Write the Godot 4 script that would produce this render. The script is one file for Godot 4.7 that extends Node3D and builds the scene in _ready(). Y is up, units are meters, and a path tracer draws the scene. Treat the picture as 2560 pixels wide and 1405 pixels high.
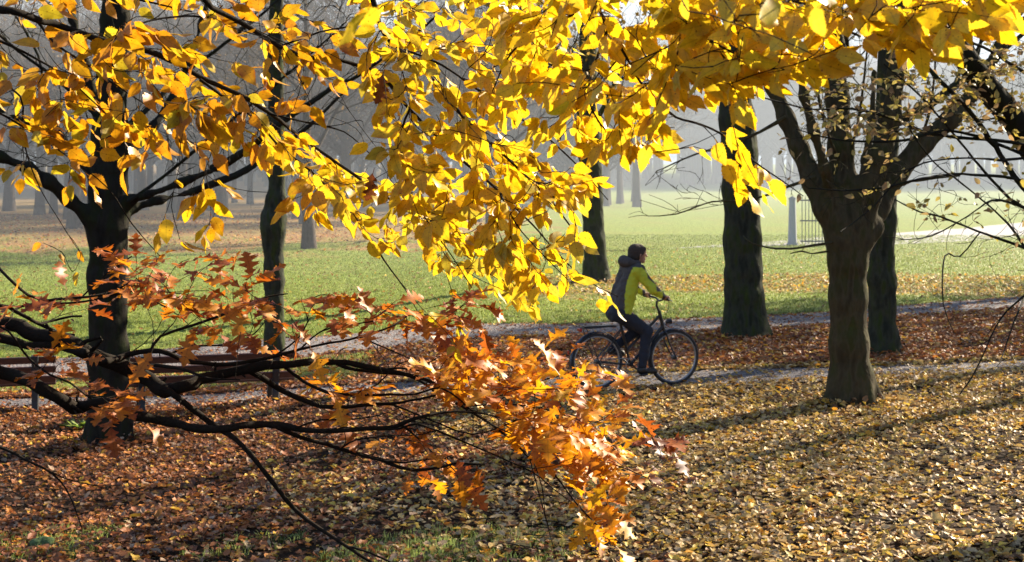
extends Node3D
# A park in late autumn, looked at from under the boughs at its edge.

const LENS := 3517.0            # focal length of the photograph, in its own 2560-wide pixels
const EYE := 2.6                # height of the camera
const HORIZON := 440.0
const SUN_AZIMUTH := 50.0       # degrees to the right of the view
const SUN_HEIGHT := 27.0

var rng := RandomNumberGenerator.new()
var rough := FastNoiseLite.new()
var hills := FastNoiseLite.new()
var M := {}
var leaf_shapes := {}
var taken := {}
var upper_near: PackedVector2Array
var upper_far: PackedVector2Array
var lower_near: PackedVector2Array
var lower_far: PackedVector2Array

class Builder:
	var v := PackedVector3Array()
	var n := PackedVector3Array()
	var c := PackedColorArray()
	var uv := PackedVector2Array()
	var idx := PackedInt32Array()

	func point(p: Vector3, normal: Vector3, color := Color.WHITE, t := Vector2.ZERO) -> int:
		v.append(p); n.append(normal); c.append(color); uv.append(t)
		return v.size() - 1

	func tri(a: int, b: int, d: int) -> void:
		idx.append(a); idx.append(b); idx.append(d)

	func quad(p0: Vector3, p1: Vector3, p2: Vector3, p3: Vector3, color := Color.WHITE) -> void:
		var nn := -(p1 - p0).cross(p2 - p0).normalized()      # clockwise when seen from the front
		var a := point(p0, nn, color, Vector2(0, 0)); point(p1, nn, color, Vector2(1, 0)); point(p2, nn, color, Vector2(1, 1)); point(p3, nn, color, Vector2(0, 1))
		tri(a, a + 1, a + 2); tri(a, a + 2, a + 3)

	func tube(pts: PackedVector3Array, rad: PackedFloat32Array, sides := 6, color := Color.WHITE, lumpy := 0.0, noise: FastNoiseLite = null, closed := true) -> void:
		var count := pts.size()
		if count < 2:
			return
		var t := (pts[1] - pts[0]).normalized()
		var u := t.cross(Vector3(0.31, 0.2, 0.93)).normalized()
		if u.length() < 0.5:
			u = t.cross(Vector3.RIGHT).normalized()
		var first := v.size()
		for i in count:
			var t2 := (pts[mini(i + 1, count - 1)] - pts[maxi(i - 1, 0)]).normalized()
			u = (u - t2 * u.dot(t2)).normalized()
			var w := t2.cross(u)
			for j in sides:
				var a := TAU * j / sides
				var d := u * cos(a) + w * sin(a)
				var r := rad[i]
				if lumpy > 0.0:
					r *= 1.0 + lumpy * noise.get_noise_3dv((pts[i] + d * rad[i]) * 1.0)
				point(pts[i] + d * r, d, color, Vector2(float(j) / sides, float(i)))
		for i in count - 1:
			for j in sides:
				var k := (j + 1) % sides
				var a := first + i * sides
				var b := a + sides
				tri(a + j, b + j, b + k); tri(a + j, b + k, a + k)
		if closed:
			for end in 2:
				var i := 0 if end == 0 else count - 1
				var d := (pts[0] - pts[1]).normalized() if end == 0 else (pts[count - 1] - pts[count - 2]).normalized()
				var m := point(pts[i] + d * rad[i] * 0.25, d, color)
				for j in sides:
					var k := (j + 1) % sides
					var a := first + i * sides
					if end == 0: tri(m, a + j, a + k)
					else: tri(m, a + k, a + j)

	func box(center: Vector3, size: Vector3, basis := Basis(), color := Color.WHITE, bevel := 0.006) -> void:
		# a box whose edges are cut at 45 degrees
		var h := size * 0.5
		var e := minf(bevel, minf(h.x, minf(h.y, h.z)) * 0.45)
		for axis in 3:
			for s in [-1.0, 1.0]:
				var o := (axis + 1) % 3
				var q := (axis + 2) % 3
				var ps := []
				for k in [[-1, -1], [1, -1], [1, 1], [-1, 1]]:
					var p := Vector3()
					p[axis] = s * h[axis]; p[o] = k[0] * (h[o] - e); p[q] = k[1] * (h[q] - e)
					ps.append(center + basis * p)
				if s > 0: quad(ps[3], ps[2], ps[1], ps[0], color)
				else: quad(ps[0], ps[1], ps[2], ps[3], color)
		for axis in 3:      # the twelve chamfers
			var o := (axis + 1) % 3
			var q := (axis + 2) % 3
			for k in [[-1, -1], [1, -1], [1, 1], [-1, 1]]:
				var ps := []
				for g in [[-1, 0], [1, 0], [1, 1], [-1, 1]]:
					var p := Vector3()
					p[axis] = g[0] * (h[axis] - e)
					p[o] = k[0] * (h[o] if g[1] == 0 else h[o] - e)
					p[q] = k[1] * (h[q] - e if g[1] == 0 else h[q])
					ps.append(center + basis * p)
				if k[0] * k[1] > 0: quad(ps[3], ps[2], ps[1], ps[0], color)
				else: quad(ps[0], ps[1], ps[2], ps[3], color)

	func mesh(with_colors := true) -> ArrayMesh:
		var a := []
		a.resize(Mesh.ARRAY_MAX)
		a[Mesh.ARRAY_VERTEX] = v; a[Mesh.ARRAY_NORMAL] = n; a[Mesh.ARRAY_TEX_UV] = uv; a[Mesh.ARRAY_INDEX] = idx
		if with_colors:
			a[Mesh.ARRAY_COLOR] = c
		var m := ArrayMesh.new()
		if v.size():
			m.add_surface_from_arrays(Mesh.PRIMITIVE_TRIANGLES, a)
		return m

# ---------------------------------------------------------------- names, tags, places

func numbered(called: String) -> String:
	taken[called] = taken.get(called, -1) + 1
	return called if taken[called] == 0 else "%s_%03d" % [called, taken[called]]

func tag(o: Node, label: String, category: String, group := "", kind := "") -> void:
	if label: o.set_meta("label", label)
	if category: o.set_meta("category", category)
	if group: o.set_meta("group", group)
	if kind: o.set_meta("kind", kind)

func thing(called: String, label: String, category: String, where: Vector3, turn := 0.0, group := "") -> Node3D:
	var o := Node3D.new()
	o.name = numbered(called)
	add_child(o)
	o.position = where
	o.rotation.y = turn
	tag(o, label, category, group)
	return o

var part_count := {}
func part(called: String, mesh: Mesh, mat: Material, parent: Node = null, away := Vector3.ZERO) -> MeshInstance3D:
	var o := MeshInstance3D.new()
	o.mesh = mesh
	o.material_override = mat
	if parent == null:
		o.name = numbered(called)
		add_child(o)
	else:
		var key := "%d/%s" % [parent.get_instance_id(), called]
		part_count[key] = part_count.get(key, -1) + 1
		o.name = called if part_count[key] == 0 else "%s_%03d" % [called, part_count[key]]
		parent.add_child(o, true)
	o.position = away
	return o

func swarm(called: String, mesh: Mesh, mat: Material, where: Array, colors: Array, parent: Node = null, away := Vector3.ZERO) -> MultiMeshInstance3D:
	var mm := MultiMesh.new()
	mm.transform_format = MultiMesh.TRANSFORM_3D
	mm.use_colors = colors.size() > 0
	mm.mesh = mesh
	mm.instance_count = where.size()
	for i in where.size():
		mm.set_instance_transform(i, where[i])
		if colors.size():
			mm.set_instance_color(i, colors[i])
	var o := MultiMeshInstance3D.new()
	o.multimesh = mm
	o.material_override = mat
	o.name = numbered(called) if parent == null else called
	(self if parent == null else parent).add_child(o, true)
	o.position = away
	o.set_meta("kind", "stuff")
	return o

func at(px: float, py: float, away: float) -> Vector3:
	return Vector3((px - 1280.0) / LENS * away, EYE - (py - HORIZON) / LENS * away, -away)

func ground_y(x: float, z: float) -> float:
	var near := smoothstep(-75.0, -32.0, z)
	var y := -0.45 * smoothstep(0.5, -5.0, x) * near
	y += hills.get_noise_2d(x * 2.0, z * 2.0) * 0.05
	y += smoothstep(-130.0, -420.0, z) * 6.0
	return y

func on_ground(px: float, py: float) -> Vector3:
	var d := LENS * EYE / maxf(py - HORIZON, 8.0)
	for i in 12:
		var y := ground_y((px - 1280.0) / LENS * d, -d)
		d = lerpf(d, LENS * (EYE - y) / maxf(py - HORIZON, 8.0), 0.7)
	var x := (px - 1280.0) / LENS * d
	return Vector3(x, ground_y(x, -d), -d)

func smooth_line(ctrl: PackedVector3Array, step: float) -> PackedVector3Array:
	var out := PackedVector3Array()
	for i in ctrl.size() - 1:
		var a := ctrl[maxi(i - 1, 0)]; var b := ctrl[i]; var c := ctrl[i + 1]; var d := ctrl[mini(i + 2, ctrl.size() - 1)]
		var k := maxi(1, int(ceil(b.distance_to(c) / step)))
		for s in k:
			out.append(b.cubic_interpolate(c, a, d, float(s) / k))
	out.append(ctrl[ctrl.size() - 1])
	return out

func line_y(line: PackedVector2Array, x: float) -> float:
	if x <= line[0].x: return line[0].y
	for i in line.size() - 1:
		if x < line[i + 1].x:
			return lerpf(line[i].y, line[i + 1].y, (x - line[i].x) / (line[i + 1].x - line[i].x))
	return line[line.size() - 1].y

# ---------------------------------------------------------------- smooth bodies: tapered capsules joined by a smooth minimum, meshed as surface nets

func body(bones: Array, cell: float, blend: float, paint: Callable, bump := 0.0, bump_scale := 1.0) -> ArrayMesh:
	var lo := Vector3.INF
	var hi := -Vector3.INF
	for b in bones:
		for e in 2:
			var r: float = b[2 + e] + blend + cell * 2.0
			lo = lo.min(b[e] - Vector3.ONE * r)
			hi = hi.max(b[e] + Vector3.ONE * r)
	var nx := int((hi.x - lo.x) / cell) + 2
	var ny := int((hi.y - lo.y) / cell) + 2
	var nz := int((hi.z - lo.z) / cell) + 2
	var f := PackedFloat32Array()
	f.resize(nx * ny * nz)
	f.fill(9.0)
	for b in bones:
		var a: Vector3 = b[0]
		var e: Vector3 = b[1]
		var ra: float = b[2]
		var rb: float = b[3]
		var flat: Vector3 = b[4] if b.size() > 4 else Vector3.ONE      # squash of the cross-section
		var ab := e - a
		var l2 := maxf(ab.length_squared(), 1e-9)
		var pad := maxf(ra, rb) * maxf(1.0, maxf(1.0 / flat.x, maxf(1.0 / flat.y, 1.0 / flat.z))) + blend + cell * 2.0
		var p0 := ((a.min(e) - Vector3.ONE * pad - lo) / cell).floor().max(Vector3.ZERO)
		var p1 := ((a.max(e) + Vector3.ONE * pad - lo) / cell).ceil()
		for k in range(int(p0.z), mini(int(p1.z), nz)):
			for j in range(int(p0.y), mini(int(p1.y), ny)):
				var row := (k * ny + j) * nx
				for i in range(int(p0.x), mini(int(p1.x), nx)):
					var p := lo + Vector3(i, j, k) * cell
					var ap := p - a
					var t := clampf(ap.dot(ab) / l2, 0.0, 1.0)
					var d := ((ap - ab * t) * flat).length() - lerpf(ra, rb, t)
					var old := f[row + i]
					var h := maxf(blend - absf(old - d), 0.0)
					f[row + i] = minf(old, d) - h * h / (4.0 * blend)
	if bump > 0.0:
		for k in nz:
			for j in ny:
				for i in nx:
					var q := (k * ny + j) * nx + i
					if absf(f[q]) < cell * 3.0 + bump:
						f[q] += bump * rough.get_noise_3dv((lo + Vector3(i, j, k) * cell) * bump_scale)
	var m := Builder.new()
	var ids := PackedInt32Array()
	ids.resize(nx * ny * nz)
	ids.fill(-1)
	var corner := [0, 1, nx, nx + 1, nx * ny, nx * ny + 1, nx * ny + nx, nx * ny + nx + 1]
	var where := [Vector3(0, 0, 0), Vector3(1, 0, 0), Vector3(0, 1, 0), Vector3(1, 1, 0), Vector3(0, 0, 1), Vector3(1, 0, 1), Vector3(0, 1, 1), Vector3(1, 1, 1)]
	var edges := [[0, 1], [2, 3], [4, 5], [6, 7], [0, 2], [1, 3], [4, 6], [5, 7], [0, 4], [1, 5], [2, 6], [3, 7]]
	for k in nz - 1:
		for j in ny - 1:
			var row := (k * ny + j) * nx
			for i in nx - 1:
				var q := row + i
				if f[q] > cell * 2.0:
					continue
				var inside := 0
				for g in 8:
					if f[q + corner[g]] < 0.0: inside += 1
				if inside == 0 or inside == 8:
					continue
				var s := Vector3.ZERO
				var cuts := 0
				for ed in edges:
					var fa: float = f[q + corner[ed[0]]]
					var fb: float = f[q + corner[ed[1]]]
					if (fa < 0.0) != (fb < 0.0):
						var va: Vector3 = where[ed[0]]
						s += va.lerp(where[ed[1]], fa / (fa - fb))
						cuts += 1
				var gx := f[q + 1] + f[q + 1 + nx] - f[q] - f[q + nx] + f[q + corner[5]] + f[q + corner[7]] - f[q + corner[4]] - f[q + corner[6]]
				var gy := f[q + nx] + f[q + nx + 1] - f[q] - f[q + 1] + f[q + corner[6]] + f[q + corner[7]] - f[q + corner[4]] - f[q + corner[5]]
				var gz := f[q + corner[4]] + f[q + corner[5]] + f[q + corner[6]] + f[q + corner[7]] - f[q] - f[q + 1] - f[q + nx] - f[q + nx + 1]
				var p := lo + (Vector3(i, j, k) + s / cuts) * cell
				ids[q] = m.point(p, Vector3(gx, gy, gz).normalized(), (paint as Callable).call(p))
	for k in range(1, nz - 1):
		for j in range(1, ny - 1):
			for i in range(1, nx - 1):
				var q := (k * ny + j) * nx + i
				if f[q] > cell * 2.0 or f[q] < -cell * 2.0:
					continue
				for axis in 3:
					var o: int = [1, nx, nx * ny][axis]
					if (f[q] < 0.0) == (f[q + o] < 0.0):
						continue
					var s1: int = [nx, nx * ny, 1][axis]
					var s2: int = [nx * ny, 1, nx][axis]
					var a := ids[q]; var b := ids[q - s1]; var c2 := ids[q - s1 - s2]; var d2 := ids[q - s2]
					if a < 0 or b < 0 or c2 < 0 or d2 < 0:
						continue
					if f[q] < 0.0:
						m.tri(a, d2, c2); m.tri(a, c2, b)
					else:
						m.tri(a, b, c2); m.tri(a, c2, d2)
	return m.mesh()

# ---------------------------------------------------------------- materials

func noise_picture(freq: float, colors: Array, stops: Array, seed_: int, side := 512, kind := FastNoiseLite.TYPE_SIMPLEX_SMOOTH, octaves := 4) -> NoiseTexture2D:
	var f := FastNoiseLite.new()
	f.noise_type = kind
	f.frequency = freq
	f.seed = seed_
	f.fractal_octaves = octaves
	var t := NoiseTexture2D.new()
	t.width = side; t.height = side
	t.seamless = true
	t.noise = f
	var g := Gradient.new()
	g.offsets = PackedFloat32Array(stops)
	g.colors = PackedColorArray(colors)
	t.color_ramp = g
	return t

func bumps(freq: float, strength: float, seed_: int, side := 512, octaves := 4) -> NoiseTexture2D:
	var f := FastNoiseLite.new()
	f.frequency = freq
	f.seed = seed_
	f.fractal_octaves = octaves
	var t := NoiseTexture2D.new()
	t.width = side; t.height = side
	t.seamless = true
	t.as_normal_map = true
	t.bump_strength = strength
	t.noise = f
	return t

func lin(r: float, g: float, b: float) -> Color:
	return Color(r, g, b).linear_to_srgb()

func plain_mat(called: String, color: Color, roughness := 0.7, metal := 0.0, tinted := false) -> StandardMaterial3D:
	var m := StandardMaterial3D.new()
	m.resource_name = called
	m.albedo_color = color
	m.roughness = roughness
	m.metallic = metal
	m.vertex_color_use_as_albedo = tinted
	M[called] = m
	return m

func leaf_picture(seed_: int, veins: int, spots: int) -> ImageTexture:
	# midrib at the middle row, side veins, specks, a browner margin; multiplied with the leaf's own colour
	var w := 256
	var h := 128
	var r := RandomNumberGenerator.new()
	r.seed = seed_
	var im := Image.create(w, h, false, Image.FORMAT_RGB8)
	var f := FastNoiseLite.new()
	f.seed = seed_
	f.frequency = 0.02
	for y in h:
		for x in w:
			var u := float(x) / w
			var s := absf(float(y) / h - 0.5) * 2.0
			var k := 0.93 + 0.07 * f.get_noise_2d(x, y)
			var q := fposmod((u - s * 0.22) * veins, 1.0)
			k += 0.05 * exp(-pow((q - 0.5) * 9.0, 2.0)) - 0.05 * exp(-pow((q - 0.62) * 10.0, 2.0))
			k -= 0.12 * exp(-pow(s * 26.0, 2.0))
			var edge := smoothstep(0.55, 1.0, s + 0.4 * f.get_noise_2d(x * 2.0 + 300.0, y * 2.0))
			var c := Color(k, k * (1.0 - 0.10 * edge), k * (1.0 - 0.2 * edge))
			im.set_pixel(x, y, c)
	for i in spots:
		var cx := r.randi_range(10, w - 10)
		var cy := r.randi_range(10, h - 10)
		var rad := 1.0 + 4.0 * pow(r.randf(), 3.0)
		for y in range(int(cy - rad), int(cy + rad) + 1):
			for x in range(int(cx - rad), int(cx + rad) + 1):
				if x >= 0 and y >= 0 and x < w and y < h and Vector2(x - cx, y - cy).length() <= rad:
					im.set_pixel(x, y, Color(0.42, 0.22, 0.12))
	return ImageTexture.create_from_image(im)

func leaf_mat(called: String, color: Color, picture: Texture2D, through := 1.0, roughness := 0.42) -> StandardMaterial3D:
	var m := plain_mat(called, color, roughness, 0.0, true)
	m.albedo_texture = picture
	m.backlight_enabled = true
	m.backlight = Color(through, through, through).linear_to_srgb()
	m.metallic_specular = 0.5
	m.cull_mode = BaseMaterial3D.CULL_DISABLED
	return m

func bark_mat(called: String, dark: Color, light: Color, moss: Color, scale := Vector3(0.75, 0.24, 0.75)) -> StandardMaterial3D:
	var m := plain_mat(called, Color.WHITE, 0.92)
	m.albedo_texture = noise_picture(0.017, [dark, light, dark.lerp(moss, 0.6), moss], [0.15, 0.5, 0.7, 0.95], called.hash() % 1000, 512, FastNoiseLite.TYPE_SIMPLEX_SMOOTH, 5)
	m.uv1_triplanar = true
	m.uv1_world_triplanar = true
	m.uv1_scale = scale
	m.normal_enabled = true
	m.normal_texture = bumps(0.024, 5.0, called.hash() % 777, 512, 5)
	m.normal_scale = 1.0
	m.metallic_specular = 0.2
	return m

# ---------------------------------------------------------------- leaves and boughs

func randv() -> Vector3:
	return Vector3(rng.randf_range(-1, 1), rng.randf_range(-1, 1), rng.randf_range(-1, 1))

func leaf_mesh(outline: Array, fold: float, curl: float, wave: float, stalk: float, browned := 0.0) -> ArrayMesh:
	# outline: [along, half width] from the stalk to the tip; the blade folds along its midrib, curls and waves
	var m := Builder.new()
	var count := outline.size()
	var phase := rng.randf() * TAU
	for i in count:
		var t: float = outline[i][0]
		var hw: float = outline[i][1]
		var my := -curl * t * t
		var mz := 0.03 * sin(phase + t * 3.0)
		var mid := Vector3(t, my, mz)
		m.point(mid, Vector3.UP, Color(0.95, 0.95, 0.95), Vector2(t, 0.5))
		for s in [-1.0, 1.0]:
			var k := hw * (1.0 + 0.06 * sin(phase * 3.0 + t * 9.0 * s))
			var edge := 1.0 - browned * maxf(0.0, sin(phase + t * 7.0 + s))
			var p := mid + Vector3(0.0, fold * k + wave * sin(phase + t * 8.0 + s * 1.3) * k, s * k)
			m.point(p, Vector3.UP, Color(edge, edge * edge, edge * edge), Vector2(t, 0.5 + 0.5 * s * clampf(k / 0.36, 0.0, 1.0)))
	for i in count - 1:
		var a := i * 3
		var b := a + 3
		m.tri(a, b, a + 1); m.tri(b, b + 1, a + 1)
		m.tri(a, a + 2, b); m.tri(b, a + 2, b + 2)
	var sum := PackedVector3Array()
	sum.resize(m.v.size())
	for i in range(0, m.idx.size(), 3):
		var q := -(m.v[m.idx[i + 1]] - m.v[m.idx[i]]).cross(m.v[m.idx[i + 2]] - m.v[m.idx[i]])
		for k in 3:
			sum[m.idx[i + k]] += q
	for i in sum.size():
		m.n[i] = sum[i].normalized()
	if stalk > 0.0:
		m.quad(Vector3(-stalk, 0.03, -0.012), Vector3(0.02, 0, -0.014), Vector3(0.02, 0, 0.014), Vector3(-stalk, 0.03, 0.012), Color(0.5, 0.4, 0.3))
	return m.mesh()

func oval_outline(teeth: int, width: float, tip: float, tooth: float) -> Array:
	var out := []
	for i in teeth * 2 + 1:
		var t := float(i) / (teeth * 2)
		var hw := width * pow(sin(PI * pow(t, 0.78)), 0.85) * (1.0 - tip * t)
		if i % 2 == 0 and i > 0 and i < teeth * 2: hw *= 1.0 - tooth
		if i == teeth * 2: hw = 0.0
		out.append([t if i % 2 else t + 0.012, maxf(hw, 0.004)])
	return out

func oak_outline() -> Array:
	# four pairs of pointed lobes, cut halfway to the midrib
	var base := [[0, .012], [.06, .05], [.13, .10], [.20, .20], [.235, .17], [.26, .10], [.30, .085], [.35, .17], [.43, .34], [.455, .27], [.50, .37], [.51, .22], [.53, .12], [.565, .11], [.62, .20], [.70, .335], [.715, .25], [.76, .30], [.755, .17], [.77, .095], [.80, .10], [.85, .17], [.90, .16], [.90, .09], [.95, .075], [1.0, .004]]
	var out := []
	for b in base:
		out.append([b[0], b[1] * rng.randf_range(0.88, 1.1)])
	return out

func make_leaf_shapes() -> void:
	leaf_shapes["hornbeam"] = []
	leaf_shapes["oak"] = []
	leaf_shapes["plain"] = []
	leaf_shapes["litter"] = []
	for i in 6:
		leaf_shapes["hornbeam"].append(leaf_mesh(oval_outline(9, rng.randf_range(0.29, 0.36), 0.28, 0.13), rng.randf_range(-0.05, 0.4), rng.randf_range(-0.05, 0.3), rng.randf_range(0.05, 0.22), 0.2, [0.0, 0.1, 0.2, 0.05, 0.42, 0.12][i]))
		leaf_shapes["oak"].append(leaf_mesh(oak_outline(), rng.randf_range(-0.1, 0.45), rng.randf_range(-0.1, 0.4), rng.randf_range(0.1, 0.4), 0.2, [0.15, 0.3, 0.1, 0.5, 0.2, 0.35][i]))
		leaf_shapes["plain"].append(leaf_mesh(oval_outline(4, rng.randf_range(0.28, 0.35), 0.25, 0.08), rng.randf_range(0.0, 0.4), rng.randf_range(0.0, 0.3), rng.randf_range(0.05, 0.2), 0.15))
	for i in 8:
		leaf_shapes["litter"].append(leaf_mesh(oak_outline() if i % 4 == 3 else oval_outline(3, rng.randf_range(0.25, 0.42), 0.25, 0.1), rng.randf_range(-0.3, 0.75), rng.randf_range(-0.3, 0.7), rng.randf_range(0.15, 0.5), 0.12))

class Bough:
	var pos := PackedVector3Array()
	var dir := PackedVector3Array()
	var rad := PackedFloat32Array()
	var flat := PackedVector2Array()
	var twigs := Builder.new()
	var leaves := []

	func add(p: Vector3, d: Vector3, r: float) -> void:
		pos.append(p); dir.append(d); rad.append(r)
		flat.append(Vector2(1280.0 + p.x / -p.z * 3517.0, 440.0 + (2.6 - p.y) / -p.z * 3517.0))

func limb_line(ctrl: Array, d0: float, d1: float) -> Array:
	# ctrl: Vector3(column, row, width) in the photograph's measure; the limb lies d0 to d1 metres away
	var total := 0.0
	var run := [0.0]
	for i in range(1, ctrl.size()):
		total += Vector2(ctrl[i].x - ctrl[i - 1].x, ctrl[i].y - ctrl[i - 1].y).length()
		run.append(total)
	var pts := PackedVector3Array()
	var wid := PackedVector3Array()
	for i in ctrl.size():
		var d := lerpf(d0, d1, run[i] / total) + sin(i * 1.7 + ctrl[0].x) * 0.012 * d0
		pts.append(at(ctrl[i].x, ctrl[i].y, d))
		wid.append(Vector3(ctrl[i].z * 0.5 * d / LENS, 0, 0))
	var step := 0.012 * d0
	var line := smooth_line(pts, step)
	var rad := PackedFloat32Array()
	for i in ctrl.size() - 1:
		var k := maxi(1, int(ceil(pts[i].distance_to(pts[i + 1]) / step)))
		for s in k:
			rad.append(lerpf(wid[i].x, wid[i + 1].x, float(s) / k))
	rad.append(wid[wid.size() - 1].x)
	return [line, rad]

func add_limb(b: Bough, root: Node3D, called: String, ctrl: Array, d0: float, d1: float, mat: Material, sides := 8) -> void:
	var lr := limb_line(ctrl, d0, d1)
	var line: PackedVector3Array = lr[0]
	var rad: PackedFloat32Array = lr[1]
	var m := Builder.new()
	var wobble := PackedVector3Array()
	for i in line.size():
		var shift := Vector3(rough.get_noise_3dv(line[i] * 9.0), rough.get_noise_3dv(line[i] * 9.0 + Vector3(50, 0, 0)), rough.get_noise_3dv(line[i] * 9.0 + Vector3(0, 50, 0)))
		wobble.append(line[i] + shift * rad[i] * 0.8)
		rad[i] *= 1.0 + 0.22 * rough.get_noise_1d(i * 7.0 + ctrl[0].y)
	m.tube(wobble, rad, sides, Color.WHITE, 0.25, rough)
	for i in range(2, wobble.size() - 1):      # spurs, buds and broken stubs
		if rng.randf() < 0.16 and rad[i] > 0.0008 * d0 * 0.25:
			var t := (wobble[i + 1] - wobble[i - 1]).normalized()
			var out := (t.cross(randv()).normalized() + t * rng.randf_range(0.2, 0.9)).normalized()
			var l := rng.randf_range(1.2, 3.2) * rad[i] + 0.002 * d0
			m.tube(PackedVector3Array([wobble[i], wobble[i] + out * l * 0.6, wobble[i] + out * l + randv() * l * 0.2]), PackedFloat32Array([rad[i] * 0.5, rad[i] * 0.26, rad[i] * 0.2]), 5)
	part(called, m.mesh(), mat, root, -root.position)
	for i in wobble.size():
		b.add(wobble[i], (wobble[mini(i + 1, wobble.size() - 1)] - wobble[maxi(i - 1, 0)]).normalized(), rad[i])

func tips_in(poly: Array, count: int) -> PackedVector2Array:
	var pts := PackedVector2Array()
	for p in poly: pts.append(p)
	var lo := Vector2.INF
	var hi := -Vector2.INF
	for p in pts:
		lo = lo.min(p); hi = hi.max(p)
	var out := PackedVector2Array()
	var guard := 0
	while out.size() < count and guard < count * 60:
		guard += 1
		var p := Vector2(rng.randf_range(lo.x, hi.x), rng.randf_range(lo.y, hi.y))
		if Geometry2D.is_point_in_polygon(p, pts):
			out.append(p)
	return out

func nearest_flat(b: Bough, p: Vector2) -> int:
	var best := 0
	var least := INF
	for i in b.flat.size():
		var q := b.flat[i].distance_squared_to(p)
		if q < least:
			least = q; best = i
	return best

func sprout(b: Bough, poly: Array, count: int, o: Dictionary) -> void:
	# twigs grow from the nearest wood to points spread through a region, and carry leaves
	var goals := []
	var fixed := b.flat.size()
	for p in tips_in(poly, count):
		var i := 0
		var least := INF
		for k in fixed:
			var q := b.flat[k].distance_squared_to(p)
			if q < least:
				least = q; i = k
		var d: float = -b.pos[i].z + rng.randf_range(-o.spread, o.spread) + o.get("shift", 0.0)
		goals.append([least, at(p.x, p.y, maxf(d, 0.9))])
	goals.sort_custom(func(x, y): return x[0] < y[0])
	var thick: float = o.get("twig", 0.0016)
	for g in goals:
		var goal: Vector3 = g[1]
		var best := 0
		var least := INF
		for i in b.pos.size():
			var to := goal - b.pos[i]
			var l := to.length()
			var cost := l * (1.25 - 0.75 * b.dir[i].dot(to) / maxf(l, 1e-4)) + b.rad[i] * 0.5
			if cost < least and l > 0.02:
				least = cost; best = i
		var from := b.pos[best]
		var reach := from.distance_to(goal)
		var lead := b.dir[best]
		var bend: Vector3 = from + lead * reach * 0.42 + Vector3.UP * reach * o.get("lift", 0.05)
		var steps := clampi(int(reach / o.get("step", 0.035)), 3, 16)
		var pts := PackedVector3Array()
		var rad := PackedFloat32Array()
		var r0 := clampf(b.rad[best] * 0.7, thick * 0.9, thick * (1.3 + reach * o.get("swell", 2.2)))
		for s in steps + 1:
			var t := float(s) / steps
			var p := from.lerp(bend, t).lerp(bend.lerp(goal, t), t)
			p += randv() * reach * 0.022 * (1.0 if s > 0 and s < steps else 0.0)
			pts.append(p)
			rad.append(lerpf(r0, thick * 0.55, pow(t, 0.7)))
		b.twigs.tube(pts, rad, 5 if r0 > 0.004 else 4, Color.WHITE, 0.0, null, false)
		for s in range(1, steps + 1):
			b.add(pts[s], (pts[s] - pts[s - 1]).normalized(), rad[s])
		var n: int = rng.randi_range(o.leaves[0], o.leaves[1])
		for k in n:
			var t := 1.0 if k == 0 else rng.randf_range(o.get("from", 0.35), 1.0)
			var f := t * steps
			var s := mini(int(f), steps - 1)
			var p := pts[s].lerp(pts[s + 1], f - s)
			var along := (pts[s + 1] - pts[s]).normalized()
			var side := along.cross(Vector3.UP).normalized() * (1.0 if k % 2 else -1.0)
			hang_leaf(b, p, (along * 0.7 + side * (0.0 if k == 0 else 0.8)).normalized(), o)

func hang_leaf(b: Bough, p: Vector3, along: Vector3, o: Dictionary) -> void:
	var x: Vector3 = (along + randv() * 0.4 + Vector3.DOWN * rng.randf() * o.get("droop", 0.7) + o.get("flow", Vector3.ZERO)).normalized()
	var n: Vector3 = Vector3.UP * o.get("level", 0.45) + randv() * 0.8 + o.get("face", Vector3(0, 0, 0.25))
	n = (n - x * n.dot(x)).normalized()
	var size: float = o.size * rng.randf_range(0.62, 1.18)
	var shapes: Array = leaf_shapes[o.kind]
	var xf := Transform3D(Basis(x, n, x.cross(n)) * Basis.from_scale(Vector3.ONE * size), p + x * size * 0.18)
	var tints: Array = o.tints
	b.leaves.append([size / p.length(), xf, rng.randi() % shapes.size(), tints[rng.randi() % tints.size()], o.kind])

func settle(b: Bough, root: Node3D, bark: Material, alone := 300) -> void:
	# the largest leaves one by one, the rest of them together
	if b.twigs.v.size():
		part("twigs", b.twigs.mesh(), bark, root, -root.position).set_meta("kind", "stuff")
	b.leaves.sort_custom(func(x, y): return x[0] > y[0])
	var rest := {}
	var done := 0
	for l in b.leaves:
		var xf: Transform3D = l[1]
		var c := Vector2(1280.0 + xf.origin.x / -xf.origin.z * LENS, HORIZON + (EYE - xf.origin.y) / -xf.origin.z * LENS)
		var seen: bool = c.x > -40 and c.x < 2600 and c.y > -40 and c.y < 1445
		if done < alone and seen:
			var o := part("leaf", leaf_shapes[l[4]][l[2]], M[l[3]], root)
			o.transform = Transform3D(xf.basis, xf.origin - root.position)
			done += 1
		else:
			var key: String = "%s|%d|%s" % [l[4], l[2] % 3, l[3]]
			if not rest.has(key): rest[key] = []
			rest[key].append(xf)
	for key in rest:
		var k: PackedStringArray = key.split("|")
		swarm("leaves", leaf_shapes[k[0]][int(k[1])], M[k[2]], rest[key], [], root, -root.position)

# ---------------------------------------------------------------- whole trees

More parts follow.
